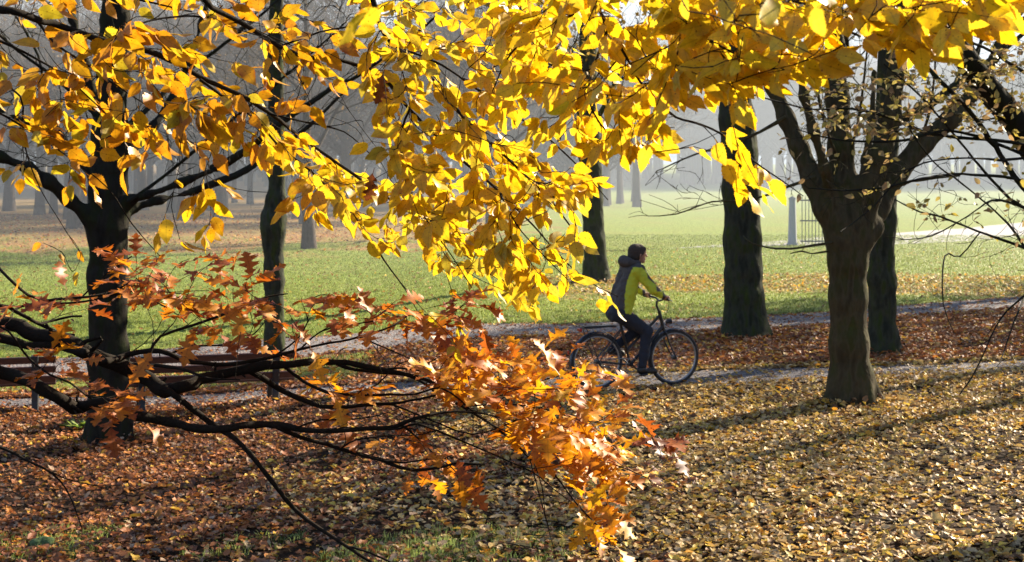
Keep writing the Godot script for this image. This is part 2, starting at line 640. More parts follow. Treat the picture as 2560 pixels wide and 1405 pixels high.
func grow(m: Builder, tips: Array, p: Vector3, d: Vector3, length: float, r: float, level: int, o: Dictionary) -> void:
	var steps := 4 if level < 2 else 3
	var pts := PackedVector3Array([p])
	var rad := PackedFloat32Array([r])
	var q := p
	var dir := d
	for s in steps:
		dir = (dir + randv() * o.wild * (1.0 + level * 0.25) + Vector3.UP * o.rise).normalized()
		q += dir * length / steps
		pts.append(q)
		rad.append(lerpf(r, r * 0.35, float(s + 1) / steps))
	m.tube(pts, rad, 6 if level == 0 else (4 if level == 1 else 3), Color.WHITE, 0.0, null, false)
	if level >= o.levels:
		tips.append([pts[2], dir])
		tips.append([q, dir])
		return
	var kids: int = o.kids[level]
	for k in kids:
		var t := rng.randf_range(0.22, 1.0) if k > 0 else 1.0
		var f := t * steps
		var s := mini(int(f), steps - 1)
		var base := pts[s].lerp(pts[s + 1], f - s)
		var along := (pts[s + 1] - pts[s]).normalized()
		var out := along.cross(randv()).normalized()
		var nd := (along * 0.75 + out * rng.randf_range(0.45, 0.95)).normalized()
		grow(m, tips, base, nd, length * rng.randf_range(0.45, 0.72), maxf(lerpf(r, r * 0.4, t) * 0.55, o.fine), level + 1, o)

func trunk_tube(ctrl: Array, flare: float, sides := 18) -> ArrayMesh:
	# ctrl: [position, radius] from the ground up
	var pts := PackedVector3Array()
	for c in ctrl: pts.append(c[0])
	var line := smooth_line(pts, 0.16)
	var rad := PackedFloat32Array()
	for i in ctrl.size() - 1:
		var k := maxi(1, int(ceil(pts[i].distance_to(pts[i + 1]) / 0.16)))
		for s in k: rad.append(lerpf(ctrl[i][1], ctrl[i + 1][1], float(s) / k))
	rad.append(ctrl[ctrl.size() - 1][1])
	var m := Builder.new()
	m.tube(line, rad, sides, Color.WHITE, 0.16, rough)
	# roots that run out from the foot
	if flare > 0.0:
		for k in 6:
			var a := TAU * (k + rng.randf() * 0.6) / 6.0
			var out := Vector3(cos(a), 0, sin(a))
			var r: float = ctrl[0][1]
			m.tube(PackedVector3Array([pts[0] + out * r * 0.45 + Vector3.UP * r * 2.2, pts[0] + out * r * 0.8 + Vector3.UP * r * 0.8, pts[0] + out * (r + flare) + Vector3.UP * 0.02, pts[0] + out * (r + flare * 1.7) - Vector3.UP * 0.08]), PackedFloat32Array([r * 0.3, r * 0.42, r * 0.3, r * 0.12]), 7)
	return m.mesh()

func far_tree_shape(height: float, r: float, o: Dictionary) -> Array:
	# [trunk, crown, tips] of a bare tree standing at the origin
	var trunk := Builder.new()
	var crown := Builder.new()
	var tips := []
	var pts := PackedVector3Array()
	var rad := PackedFloat32Array()
	var lean := randv() * 0.02
	for i in 9:
		var t := i / 8.0
		pts.append(Vector3(lean.x * t * height, height * 0.75 * t - 0.15, lean.z * t * height) + randv() * 0.07 * t)
		rad.append(r * (1.0 + 0.28 * exp(-t * height * 1.8)) * (1.0 - 0.8 * t))
	trunk.tube(pts, rad, 10, Color.WHITE, 0.1, rough)
	for k in o.limbs:
		var t := rng.randf_range(o.get("low", 0.3), 1.0)
		var f := t * 8.0
		var s := mini(int(f), 7)
		var base := pts[s].lerp(pts[s + 1], f - s)
		var a := rng.randf() * TAU
		var d := Vector3(cos(a), rng.randf_range(0.3, 1.1), sin(a)).normalized()
		grow(crown, tips, base, d, height * rng.randf_range(0.2, 0.36) * (1.25 - 0.5 * t), maxf(lerpf(r, r * 0.2, t) * 0.5, o.fine * 2.0), 0, o)
	return [trunk.mesh(), crown.mesh(), tips]

# ---------------------------------------------------------------- the land

func lines_of(rows: Array) -> PackedVector2Array:
	var out := PackedVector2Array()
	for r in rows:
		var p := on_ground(r.x, r.y)
		out.append(Vector2(p.x, p.z))
	return out

func steps_of(from: float, near: float, to: float, fine: float, growth: float) -> PackedFloat32Array:
	var out := PackedFloat32Array()
	var x := from
	var s := fine
	while x < to:
		out.append(x)
		if x > near: s *= growth
		x += s
	out.append(to)
	return out

func grass_share(x: float, z: float) -> float:
	# 1 where grass grows, 0 where the ground is bare or under leaves
	var up := line_y(upper_far, x)
	if z > up: return 0.0
	var g := 0.95
	var wob := hills.get_noise_2d(x * 6.0, z * 6.0)
	# leaf-strewn strips across the meadow
	if z < -50.0 and x < 0.02 * -z + wob * 6.0 - 2.0: g -= 0.72 * smoothstep(-50.0, -56.0, z + wob * 8.0)
	if x > 0.5: g -= 0.5 * smoothstep(-30.2, -31.5, z + wob * 3.0) * smoothstep(-38.0, -35.5, z + wob * 3.0)
	return clampf(g + wob * 0.25, 0.0, 1.0)

func make_ground() -> void:
	var xs := PackedFloat32Array()
	for s in steps_of(0.0, 11.0, 420.0, 0.3, 1.09): xs.append(s)
	var all_x := PackedFloat32Array()
	for i in range(xs.size() - 1, 0, -1): all_x.append(-xs[i])
	all_x.append_array(xs)
	var zs := PackedFloat32Array()
	for s in steps_of(-40.0, 45.0, 640.0, 0.35, 1.07): zs.append(-s)
	zs.reverse()
	var m := Builder.new()
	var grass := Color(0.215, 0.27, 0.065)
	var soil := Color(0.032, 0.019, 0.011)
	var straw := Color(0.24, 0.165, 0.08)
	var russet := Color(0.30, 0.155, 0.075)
	var w := all_x.size()
	for z in zs:
		for x in all_x:
			var y := ground_y(x, z)
			var e := 0.3
			var nn := Vector3(ground_y(x - e, z) - ground_y(x + e, z), 2.0 * e, ground_y(x, z - e) - ground_y(x, z + e)).normalized()
			var g := grass_share(x, z)
			var c := soil
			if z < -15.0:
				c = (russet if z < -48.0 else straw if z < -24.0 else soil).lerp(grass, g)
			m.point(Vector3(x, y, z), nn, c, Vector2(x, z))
	for j in zs.size() - 1:
		for i in w - 1:
			var a := j * w + i
			m.tri(a, a + 1, a + w + 1); m.tri(a, a + w + 1, a + w)
	var mat := plain_mat("turf_and_soil", Color.WHITE, 0.95, 0.0, true)
	mat.albedo_texture = noise_picture(0.03, [Color(0.75, 0.75, 0.7), Color(0.95, 0.95, 0.93), Color(1, 1, 0.92)], [0.2, 0.55, 0.9], 5, 512, FastNoiseLite.TYPE_SIMPLEX_SMOOTH, 5)
	mat.uv1_triplanar = true
	mat.uv1_world_triplanar = true
	mat.uv1_scale = Vector3(0.23, 0.23, 0.23)
	mat.normal_enabled = true
	mat.normal_texture = bumps(0.04, 8.0, 9)
	mat.normal_scale = 0.8
	mat.metallic_specular = 0.2
	var o := part("ground", m.mesh(), mat)
	tag(o, "", "", "", "structure")

func ribbon(a: PackedVector2Array, b: PackedVector2Array, lift: float) -> ArrayMesh:
	# a path between two edge lines, laid on the ground
	var m := Builder.new()
	var x0 := maxf(a[0].x, b[0].x)
	var x1 := minf(a[a.size() - 1].x, b[b.size() - 1].x)
	var across := 5
	var along := int((x1 - x0) / 0.3)
	for i in along + 1:
		var x := lerpf(x0, x1, float(i) / along)
		var za := line_y(a, x) + 0.10 * hills.get_noise_2d(x * 22.0, 3.0)
		var zb := line_y(b, x) + 0.10 * hills.get_noise_2d(x * 22.0, 90.0)
		for k in across + 1:
			var z := lerpf(za, zb, float(k) / across)
			m.point(Vector3(x, ground_y(x, z) + lift, z), Vector3.UP, Color.WHITE, Vector2(x, z))
	for i in along:
		for k in across:
			var p := i * (across + 1) + k
			var q := p + across + 1
			m.tri(p, p + 1, q + 1); m.tri(p, q + 1, q)
	return m.mesh()

func extended(line: PackedVector2Array, by: float) -> PackedVector2Array:
	var n := line.size()
	var out := PackedVector2Array([line[0] + (line[0] - line[1]).normalized() * by])
	out.append_array(line)
	out.append(line[n - 1] + (line[n - 1] - line[n - 2]).normalized() * by)
	return out

func make_paths() -> void:
	var mat := plain_mat("worn_gravel", Color.WHITE, 0.9)
	mat.albedo_texture = noise_picture(0.05, [lin(0.085, 0.072, 0.07), lin(0.14, 0.122, 0.12), lin(0.21, 0.19, 0.188)], [0.25, 0.55, 0.85], 31, 512, FastNoiseLite.TYPE_SIMPLEX_SMOOTH, 5)
	mat.uv1_triplanar = true
	mat.uv1_world_triplanar = true
	mat.uv1_scale = Vector3(0.4, 0.4, 0.4)
	mat.normal_enabled = true
	mat.normal_texture = bumps(0.09, 6.0, 12)
	tag(part("path", ribbon(extended(upper_near, 8.0), extended(upper_far, 8.0), 0.008), mat), "", "", "", "structure")
	tag(part("path", ribbon(extended(lower_near, 6.0), extended(lower_far, 6.0), 0.006), mat), "", "", "", "structure")
	var pale := plain_mat("pale_gravel", lin(0.24, 0.23, 0.225), 0.9)
	var fa := lines_of([Vector2(1800, 618), Vector2(1900, 615), Vector2(2070, 613), Vector2(2240, 611), Vector2(2400, 604), Vector2(2560, 592)])
	var fb := lines_of([Vector2(1800, 612), Vector2(1900, 606), Vector2(2070, 592), Vector2(2240, 583), Vector2(2400, 572), Vector2(2560, 556)])
	tag(part("path", ribbon(extended(fa, 10.0), extended(fb, 10.0), 0.01), pale), "", "", "", "structure")

func litter_tone(x: float, z: float) -> Color:
	# oak brown to the left, hornbeam straw and yellow to the right; rusty between the paths
	var t := clampf(smoothstep(-3.0, 1.6, x + hills.get_noise_2d(x * 14.0, z * 14.0) * 2.5), 0.0, 1.0)
	if z < line_y(lower_far, x) and z > line_y(upper_far, x): t *= 0.12
	var k := rng.randf()
	var c: Color
	if rng.randf() < t:
		if k < 0.38: c = Color(0.50, 0.34, 0.12)
		elif k < 0.58: c = Color(0.44, 0.32, 0.17)
		elif k < 0.72: c = Color(0.24, 0.13, 0.055)
		elif k < 0.88: c = Color(0.66, 0.46, 0.08)
		elif k < 0.94: c = Color(0.60, 0.29, 0.03)
		else: c = Color(0.13, 0.07, 0.035)
	else:
		if k < 0.34: c = Color(0.31, 0.12, 0.045)
		elif k < 0.54: c = Color(0.22, 0.085, 0.04)
		elif k < 0.66: c = Color(0.36, 0.24, 0.15)
		elif k < 0.80: c = Color(0.48, 0.20, 0.045)
		elif k < 0.86: c = Color(0.6, 0.36, 0.05)
		else: c = Color(0.13, 0.06, 0.035)
	return c * rng.randf_range(0.85, 1.7)

func fallen(p: Vector3, size: float, tilt: float) -> Transform3D:
	var up := (Vector3.UP + randv() * tilt).normalized()
	var x := up.cross(randv()).normalized()
	return Transform3D(Basis(x, up, x.cross(up)) * Basis.from_scale(Vector3.ONE * size), p - x * size * 0.5)

func make_litter() -> void:
	var mat := leaf_mat("fallen_leaf", Color.WHITE, M.vein_picture, 0.5, 0.55)
	mat.metallic_specular = 0.32
	var beds := []
	var tones := []
	for k in 8:
		beds.append([]); tones.append([])
	var singles := []
	var put := func(x: float, z: float, size: float, tilt: float, lift: float) -> void:
		var k := rng.randi() % 8
		beds[k].append(fallen(Vector3(x, ground_y(x, z) + lift, z), size, tilt))
		tones[k].append(litter_tone(x, z))
	for i in 92000:      # the carpet before the lower path
		var z := -sqrt(rng.randf_range(8.4 * 8.4, 19.0 * 19.0))
		var x := rng.randf_range(-1.0, 1.0) * (0.41 * -z + 1.2)
		var edge := line_y(lower_near, x)
		if z < edge - 0.05 - 0.5 * rng.randf() * rng.randf(): continue
		if hills.get_noise_2d(x * 9.0, z * 9.0) < -0.12 and rng.randf() < 0.55: continue
		put.call(x, z, rng.randf_range(0.032, 0.078) + 0.04 * pow(rng.randf(), 3.0), 0.42, rng.randf_range(0.004, 0.045))
	for i in 52000:      # between the paths, with some blown on to them
		var x := rng.randf_range(-9.0, 11.5)
		var a := line_y(lower_far, x)
		var b := line_y(upper_near, x)
		var z := lerpf(a + 0.25, b - 0.35, rng.randf())
		if x < -1.0 and z < a - 0.35 and rng.randf() < 0.55: continue
		put.call(x, z, rng.randf_range(0.06, 0.115), 0.4, rng.randf_range(0.004, 0.04))
	for f in [on_ground(275, 1108), on_ground(2130, 1012), on_ground(1864, 842), on_ground(2207, 888), on_ground(1491, 706)]:      # blown up against the trunks
		for i in 520:
			var r: float = rng.randf_range(0.22, 0.75)
			var q: Vector2 = Vector2.from_angle(rng.randf() * TAU) * r
			put.call(f.x + q.x, f.z + q.y, rng.randf_range(0.05, 0.1), 0.6, 0.02 + 0.11 * rng.randf() * (0.75 - r) / 0.5)
	for i in 7500:       # strewn over the paths
		var x := rng.randf_range(-9.0, 11.5)
		var lower := rng.randf() < 0.5
		var t := rng.randf()
		t = t * t if rng.randf() < 0.5 else 1.0 - t * t
		var z := lerpf(line_y(lower_near if lower else upper_near, x), line_y(lower_far if lower else upper_far, x), t)
		put.call(x, z, rng.randf_range(0.045, 0.09), 0.35, rng.randf_range(0.008, 0.02))
	for i in 5000:       # on the grass
		var z := rng.randf_range(-50.0, -21.0)
		var x := rng.randf_range(-1.0, 1.0) * (0.4 * -z + 2.0)
		if z > line_y(upper_far, x): continue
		put.call(x, z, rng.randf_range(0.05, 0.1), 0.6, rng.randf_range(0.01, 0.05))
	for i in 16000:      # the strewn strips
		var right := rng.randf() < 0.4
		var z := rng.randf_range(-37.5, -30.5) if right else rng.randf_range(-96.0, -50.0)
		var x := rng.randf_range(0.5, 16.0) if right else rng.randf_range(-40.0, 0.0)
		if x < -0.42 * -z - 2.0 or grass_share(x, z) > 0.62: continue
		put.call(x, z, rng.randf_range(0.06, 0.11) if right else rng.randf_range(0.09, 0.16), 0.6, rng.randf_range(0.01, 0.05))
	var sticks := Builder.new()      # bits of twig among the leaves
	for i in 420:
		var z := -sqrt(rng.randf_range(9.0 * 9.0, 17.0 * 17.0))
		var x := rng.randf_range(-1.0, 1.0) * 0.4 * -z
		if z < line_y(lower_near, x): continue
		var p := Vector3(x, ground_y(x, z) + 0.04, z)
		var d := Vector3(randv().x, randv().y * 0.12, randv().z).normalized() * rng.randf_range(0.06, 0.28)
		sticks.tube(PackedVector3Array([p - d, p + randv() * 0.012, p + d]), PackedFloat32Array([0.004, 0.0035, 0.0015]), 4)
	var root := Node3D.new()
	root.name = "fallen_leaves"
	add_child(root)
	tag(root, "carpet of fallen leaves, rust brown at left and straw yellow at right", "fallen leaves", "", "stuff")
	for k in 8:
		swarm("leaf_bed", leaf_shapes["litter"][k], mat, beds[k], tones[k], root)
	part("fallen_twigs", sticks.mesh(), M.dark_bark, root).set_meta("kind", "stuff")
	# the nearest leaves that can be picked out singly
	var shades := []
	for k in 9:
		shades.append(leaf_mat("near_leaf_%d" % k, lin(1, 1, 1), M.vein_picture, 0.5, 0.5))
		shades[k].albedo_color = [lin(.5, .34, .1), lin(.42, .3, .16), lin(.6, .4, .06), lin(.3, .15, .06), lin(.38, .14, .035), lin(.55, .2, .03), lin(.22, .09, .04), lin(.36, .25, .16), lin(.65, .33, .03)][k]
	for i in 240:
		var z := -sqrt(rng.randf_range(9.3 * 9.3, 12.5 * 12.5))
		var x := rng.randf_range(-1.0, 1.0) * 0.37 * -z
		var left := x < rng.randf_range(-2.5, 1.0)
		var shape: Mesh = leaf_shapes["oak"][rng.randi() % 6] if left and rng.randf() < 0.5 else leaf_shapes["hornbeam"][rng.randi() % 6]
		var o := part("leaf", shape, shades[(rng.randi_range(3, 8) if left else rng.randi_range(0, 3))], root)
		o.transform = fallen(Vector3(x, ground_y(x, z) + 0.045, z), rng.randf_range(0.07, 0.105), 0.3)

func tuft_mesh(blades: int, height: float, spread: float) -> ArrayMesh:
	var m := Builder.new()
	for i in blades:
		var a := rng.randf() * TAU
		var out := Vector3(cos(a), 0, sin(a))
		var side := out.cross(Vector3.UP) * 0.0035
		var base := out * rng.randf() * spread
		var h := height * rng.randf_range(0.5, 1.1)
		var lean := rng.randf_range(0.2, 0.9)
		var nn := (Vector3.UP + out * 0.12).normalized()
		var k := rng.randf_range(0.75, 1.2)
		var c := Color(k, k, k)
		var p0 := m.point(base - side, nn, c); m.point(base + side, nn, c)
		var mid := base + out * h * lean * 0.35 + Vector3.UP * h * 0.62
		m.point(mid - side * 0.8, nn, c); m.point(mid + side * 0.8, nn, c)
		m.point(base + out * h * lean + Vector3.UP * h * 0.85, nn, c)
		m.tri(p0, p0 + 2, p0 + 3); m.tri(p0, p0 + 3, p0 + 1); m.tri(p0 + 2, p0 + 4, p0 + 3)
	return m.mesh()

func make_grass() -> void:
	var mat := plain_mat("grass_blades", Color.WHITE, 0.5, 0.0, true)
	mat.backlight_enabled = true
	mat.backlight = Color(0.55, 0.55, 0.55)
	mat.cull_mode = BaseMaterial3D.CULL_DISABLED
	var shapes := [tuft_mesh(9, 0.075, 0.06), tuft_mesh(11, 0.06, 0.075), tuft_mesh(8, 0.09, 0.05)]
	var where := [[], [], []]
	var tone := [[], [], []]
	var place := func(x: float, z: float, s: float) -> void:
		var k := rng.randi() % 3
		where[k].append(Transform3D(Basis(Vector3.UP, rng.randf() * TAU) * Basis.from_scale(Vector3(s, s * rng.randf_range(0.7, 1.2), s)), Vector3(x, ground_y(x, z) - 0.005, z)))
		tone[k].append(Color(0.20, 0.28, 0.04).lerp(Color(0.38, 0.37, 0.10), rng.randf() * 0.5) * rng.randf_range(0.8, 1.2))
	for i in 150000:
		var z := -lerpf(19.0, 62.0, pow(rng.randf(), 1.5))
		var x := rng.randf_range(-1.0, 1.0) * (0.39 * -z + 2.0)
		if rng.randf() > grass_share(x, z): continue
		place.call(x, z, 0.85 + (-z - 19.0) * 0.006)
	for i in 5200:       # between the paths at the left, and tufts pushing up through the leaves in front
		var x := rng.randf_range(-8.0, -2.2)
		var z := lerpf(line_y(lower_far, x) - 0.15, line_y(upper_near, x) + 0.2, rng.randf())
		place.call(x, z, 1.1)
	var spots := [[1010, 1372, 0.6, 110], [1060, 1392, 0.5, 100], [1340, 1350, 0.4, 60], [1130, 1340, 0.4, 40], [150, 1345, 0.55, 130], [120, 1390, 0.4, 90], [940, 1395, 0.5, 120], [1250, 1400, 0.5, 110], [600, 1370, 0.5, 50]]
	for s in spots:
		var g := on_ground(s[0], s[1])
		for i in s[3]:
			var q: Vector2 = Vector2.from_angle(rng.randf() * TAU) * s[2] * sqrt(rng.randf())
			place.call(g.x + q.x, g.z + q.y * 0.7, 0.9)
	var root := Node3D.new()
	root.name = "grass"
	add_child(root)
	tag(root, "short green grass of the meadow beyond the paths", "grass", "", "stuff")
	for k in 3:
		swarm("grass_tufts", shapes[k], mat, where[k], tone[k], root)

# ---------------------------------------------------------------- the trees of the park

func v3(rows: Array) -> Array:
	var out := []
	for r in rows: out.append(Vector3(r[0], r[1], r[2]))
	return out

func forked_trunk(rows: Array, d: float, cell: float) -> ArrayMesh:
	# rows of limbs, each a list of [column, row, half width]; joined into one living body
	var bones := []
	for limb in rows:
		for i in limb.size() - 1:
			var a := at(limb[i][0], limb[i][1], d + (limb[i][3] if limb[i].size() > 3 else 0.0))
			var b := at(limb[i + 1][0], limb[i + 1][1], d + (limb[i + 1][3] if limb[i + 1].size() > 3 else 0.0))
			bones.append([a, b, limb[i][2] * d / LENS, limb[i + 1][2] * d / LENS])
	return body(bones, cell, 0.10, func(_p): return Color.WHITE, 0.035, 2.2)

func roots_at(foot: Vector3, r: float) -> Array:
	var out := []
	for k in 7:
		var a := TAU * (k + rng.randf() * 0.5) / 7.0
		var o := Vector3(cos(a), 0, sin(a))
		out.append([foot + o * r * 0.5 + Vector3.UP * r * 1.6, foot + o * r * 1.35 - Vector3.UP * 0.03, r * 0.38, r * 0.3])
		out.append([foot + o * r * 1.35 - Vector3.UP * 0.03, foot + o * r * 2.0 - Vector3.UP * 0.10, r * 0.3, r * 0.12])
	return out

func near_tree_left() -> void:
	var d := -on_ground(275, 1108).z
	var foot := on_ground(275, 1108)
	var root := thing("leaning_crown_tree", "dark thick-trunked tree beside the benches with low spreading limbs", "tree", foot)
	var rows := [
		[[272, 1112, 62], [272, 1060, 52], [271, 900, 47], [270, 700, 47], [270, 570, 47], [271, 470, 45], [275, 330, 40], [281, 180, 37], [288, 40, 33], [292, -140, 26]],
		[[262, 590, 29], [222, 545, 18, -.15], [175, 500, 15, -.3], [120, 452, 13, -.5], [70, 420, 12, -.6], [0, 392, 10, -.8], [-80, 372, 9, -1.0]],
		[[258, 470, 16], [205, 395, 11, .2], [150, 345, 9, .35], [70, 308, 8, .5], [-30, 262, 6, .7]],
		[[264, 380, 19], [240, 270, 14, .15], [212, 160, 12, .25], [182, 50, 10, .35], [160, -90, 8, .5]],
		[[285, 540, 19], [325, 500, 11, -.1], [372, 486, 9, -.3], [450, 460, 9, -.5], [530, 425, 8, -.7]],
		[[285, 560, 19], [330, 520, 9, .2], [400, 500, 8, .4], [480, 480, 7, .7]],
		[[282, 430, 17], [330, 375, 10], [385, 315, 9, .2], [430, 250, 8, .35], [470, 160, 6, .5], [505, 60, 6, .7], [535, -60, 6, .9]],
	]
	var bones := roots_at(foot, 0.2)
	for limb in rows:
		for i in limb.size() - 1:
			var a: Array = limb[i]
			var b: Array = limb[i + 1]
			bones.append([at(a[0], a[1], d + (a[3] if a.size() > 3 else 0.0)), at(b[0], b[1], d + (b[3] if b.size() > 3 else 0.0)), a[2] * d / LENS, b[2] * d / LENS])
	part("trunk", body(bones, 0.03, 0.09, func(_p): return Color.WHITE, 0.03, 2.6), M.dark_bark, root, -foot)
	var b := Bough.new()
	add_limb(b, root, "limb", v3([[530, 425, 22], [620, 372, 18], [700, 310, 16], [800, 240, 13], [900, 185, 11], [1000, 118, 8], [1090, 40, 6]]), d - 0.7, d - 1.6, M.dark_bark)
	add_limb(b, root, "limb", v3([[480, 480, 20], [560, 450, 17], [640, 410, 15], [720, 358, 12], [800, 290, 8], [870, 220, 6]]), d + .7, d + 1.6, M.dark_bark)
	add_limb(b, root, "limb", v3([[300, 330, 14], [380, 260, 12], [450, 190, 10], [560, 110, 8], [660, 30, 6], [760, -60, 5]]), d, d + 1.2, M.dark_bark)
	add_limb(b, root, "limb", v3([[250, 300, 12], [170, 220, 10], [90, 160, 9], [0, 90, 7], [-60, 30, 6]]), d, d - 1.2, M.dark_bark)
	add_limb(b, root, "limb", v3([[320, 505, 10], [410, 440, 9], [520, 350, 8], [640, 250, 7], [760, 150, 5], [860, 60, 4]]), d - .2, d - 1.4, M.dark_bark)
	add_limb(b, root, "limb", v3([[262, 480, 10], [180, 380, 9], [120, 260, 7], [95, 140, 6], [40, 40, 5]]), d, d + .8, M.dark_bark)
	var o := {"spread": 0.9, "leaves": [0, 0], "twig": 0.0055, "swell": 0.007, "step": 0.22, "lift": 0.12}
	sprout(b, [Vector2(330, 470), Vector2(560, 440), Vector2(740, 350), Vector2(960, 180), Vector2(1080, -40), Vector2(380, -40), Vector2(320, 200)], 330, o)
	sprout(b, [Vector2(250, 460), Vector2(-60, 400), Vector2(-60, -60), Vector2(300, -60), Vector2(240, 200)], 170, o)
	settle(b, root, M.dark_bark)

func near_tree_right() -> void:
	var foot := on_ground(2130, 1012)
	var d := -foot.z
	var root := thing("fan_crowned_tree", "stout grey-brown tree right of the cyclist forking low into a fan of thick limbs", "tree", foot)
	var rows := [
		[[2129, 1014, 58], [2126, 965, 50], [2123, 860, 46], [2120, 740, 44], [2119, 650, 46], [2121, 590, 52], [2124, 555, 55]],
		[[2110, 590, 40], [2072, 520, 35], [2035, 455, 27, .1], [1998, 370, 22, .2], [1965, 295, 20, .25], [1932, 215, 18, .3], [1890, 100, 16, .4], [1850, -20, 13, .5], [1815, -120, 10, .5]],
		[[2118, 560, 37], [2110, 470, 32], [2102, 370, 29], [2093, 250, 27], [2088, 130, 23], [2080, 0, 21], [2075, -130, 17]],
		[[2140, 570, 40], [2172, 480, 31, -.1], [2202, 390, 26, -.2], [2228, 290, 22, -.25], [2242, 180, 19, -.3], [2255, 60, 17, -.3], [2262, -100, 12, -.3]],
		[[2146, 590, 37], [2188, 520, 31, .25], [2240, 435, 27, .4], [2305, 360, 25, .5], [2378, 296, 22, .6], [2440, 225, 18, .7], [2500, 120, 14, .9], [2545, 0, 11, 1.0]],
		[[2085, 510, 22], [2062, 420, 12, -.3], [2035, 330, 11, -.5], [2010, 240, 9, -.6], [1985, 120, 7, -.8]],
		[[2150, 500, 18], [2165, 400, 11, .5], [2180, 300, 9, .7], [2185, 180, 7, .9]],
		[[2165, 600, 16], [2187, 574, 14], [2196, 566, 10]],
	]
	var bones := roots_at(foot, 0.24)
	for limb in rows:
		for i in limb.size() - 1:
			var a: Array = limb[i]
			var b: Array = limb[i + 1]
			bones.append([at(a[0], a[1], d + (a[3] if a.size() > 3 else 0.0)), at(b[0], b[1], d + (b[3] if b.size() > 3 else 0.0)), a[2] * d / LENS, b[2] * d / LENS])
	part("trunk", body(bones, 0.03, 0.10, func(_p): return Color.WHITE, 0.010, 1.6), M.brown_bark, root, -foot)
	var b := Bough.new()
	for row in [
		[[1932, 215, 10], [1850, 190, 8], [1780, 150, 6], [1700, 90, 4]], [[1965, 295, 12], [1900, 330, 9], [1830, 360, 7], [1740, 385, 5], [1660, 420, 3]],
		[[2040, 440, 9], [1960, 470, 6], [1880, 500, 5], [1780, 505, 4], [1690, 535, 3], [1620, 540, 2]], [[2095, 400, 10], [2060, 300, 8], [2040, 200, 6], [2030, 60, 4]],
		[[2125, 400, 9], [2150, 280, 7], [2165, 150, 5], [2190, 20, 4]], [[2150, 480, 9], [2220, 470, 7], [2300, 450, 6], [2400, 440, 4]],
		[[2080, 605, 7], [2010, 618, 6], [1940, 622, 5], [1880, 608, 4], [1858, 590, 3]], [[2068, 628, 5], [2030, 634, 4], [2004, 628, 4], [1976, 634, 3]],
		[[2390, 285, 10], [2440, 300, 7], [2520, 290, 5]], [[2300, 360, 9], [2330, 250, 7], [2340, 130, 5], [2360, 20, 4]]]:
		add_limb(b, root, "branch", v3(row), d - 0.2, d - 0.5 - rng.randf() * 0.9, M.brown_bark, 6)
	var o := {"spread": 0.8, "leaves": [0, 0], "twig": 0.0042, "swell": 0.005, "step": 0.2, "lift": 0.05}
	sprout(b, [Vector2(1960, 250), Vector2(2300, 250), Vector2(2240, 480), Vector2(2140, 540), Vector2(2040, 480)], 230, o)
	sprout(b, [Vector2(1640, 420), Vector2(1960, 380), Vector2(2030, 480), Vector2(1900, 530), Vector2(1560, 545)], 90, o)
	sprout(b, [Vector2(1700, -40), Vector2(2540, -40), Vector2(2480, 250), Vector2(1900, 250)], 170, o)
	settle(b, root, M.brown_bark)
	var starts := []
	for s in [[1850, -20, .5], [1815, -120, .5], [2075, -130, 0.0], [2080, -30, 0.0], [2262, -100, -.3], [2258, -20, -.3], [2520, 60, .9], [2545, 0, 1.0]]:
		starts.append([at(s[0], s[1], d + s[2]), Vector3((s[0] - 2130.0) / 500.0, 0.7, 0.0), 0.05, 3])
	crown_above(root, foot, starts, M.brown_bark, 0.5)

func mid_tree(called: String, label: String, foot_at: Vector2, rows: Array, tall: float, mat: Material, limbs: int, share := 0.30, leaf := 0.08) -> Node3D:
	var foot := on_ground(foot_at.x, foot_at.y)
	var d := -foot.z
	var root := thing(called, label, "tree", foot)
	var ctrl := []
	for r in rows:
		ctrl.append([at(r[0], r[1], d), r[2] * d / LENS])
	var top: Vector3 = ctrl[ctrl.size() - 1][0]
	var rt: float = ctrl[ctrl.size() - 1][1]
	ctrl.append([top + Vector3(0.1, (tall - top.y) * 0.5, 0.1), rt * 0.6])
	ctrl.append([Vector3(top.x + 0.3, tall, top.z - 0.1), rt * 0.15])
	var bones := roots_at(foot, ctrl[0][1] * 0.62)
	for i in rows.size() - 1:
		bones.append([ctrl[i][0], ctrl[i + 1][0], ctrl[i][1] * 0.96, ctrl[i + 1][1] * 0.98])
	var stem := body(bones, 0.038, 0.10, func(_p): return Color.WHITE, 0.03, 2.2)
	var upper := trunk_tube(ctrl.slice(rows.size() - 2), 0.0, 14)
	part("trunk", merged([stem, upper]), mat, root, -foot)
	var crown := Builder.new()
	var tips := []
	var o := {"wild": 0.16, "rise": 0.05, "levels": 3, "kids": [6, 5, 4], "fine": 0.005, "limbs": limbs}
	for k in limbs:
		var y := lerpf(2.6, tall * 0.92, pow(rng.randf(), 0.8))
		var base := top
		var r := rt
		for i in ctrl.size() - 1:
			var p0: Vector3 = ctrl[i][0]
			var p1: Vector3 = ctrl[i + 1][0]
			if y >= p0.y and y <= p1.y:
				var t := (y - p0.y) / (p1.y - p0.y)
				base = p0.lerp(p1, t)
				r = lerpf(ctrl[i][1], ctrl[i + 1][1], t)
		var a := rng.randf() * TAU
		grow(crown, tips, base, Vector3(cos(a), rng.randf_range(0.2, 0.9), sin(a)).normalized(), rng.randf_range(1.8, 3.4), clampf(r * 0.45, 0.02, 0.09), 0, o)
	part("crown", crown.mesh(), mat, root, -foot).set_meta("kind", "stuff")
	var leaves := []
	var tones := []
	for t in tips:
		if rng.randf() < share:
			for k in 2:
				leaves.append(fallen(t[0] + randv() * 0.12, leaf * rng.randf_range(0.75, 1.25), 1.2))
				tones.append(Color(0.5, 0.33, 0.08) * rng.randf_range(0.6, 1.1))
	swarm("leaves", leaf_shapes["litter"][0], M.fallen_leaf, leaves, tones, root, -foot)
	return root

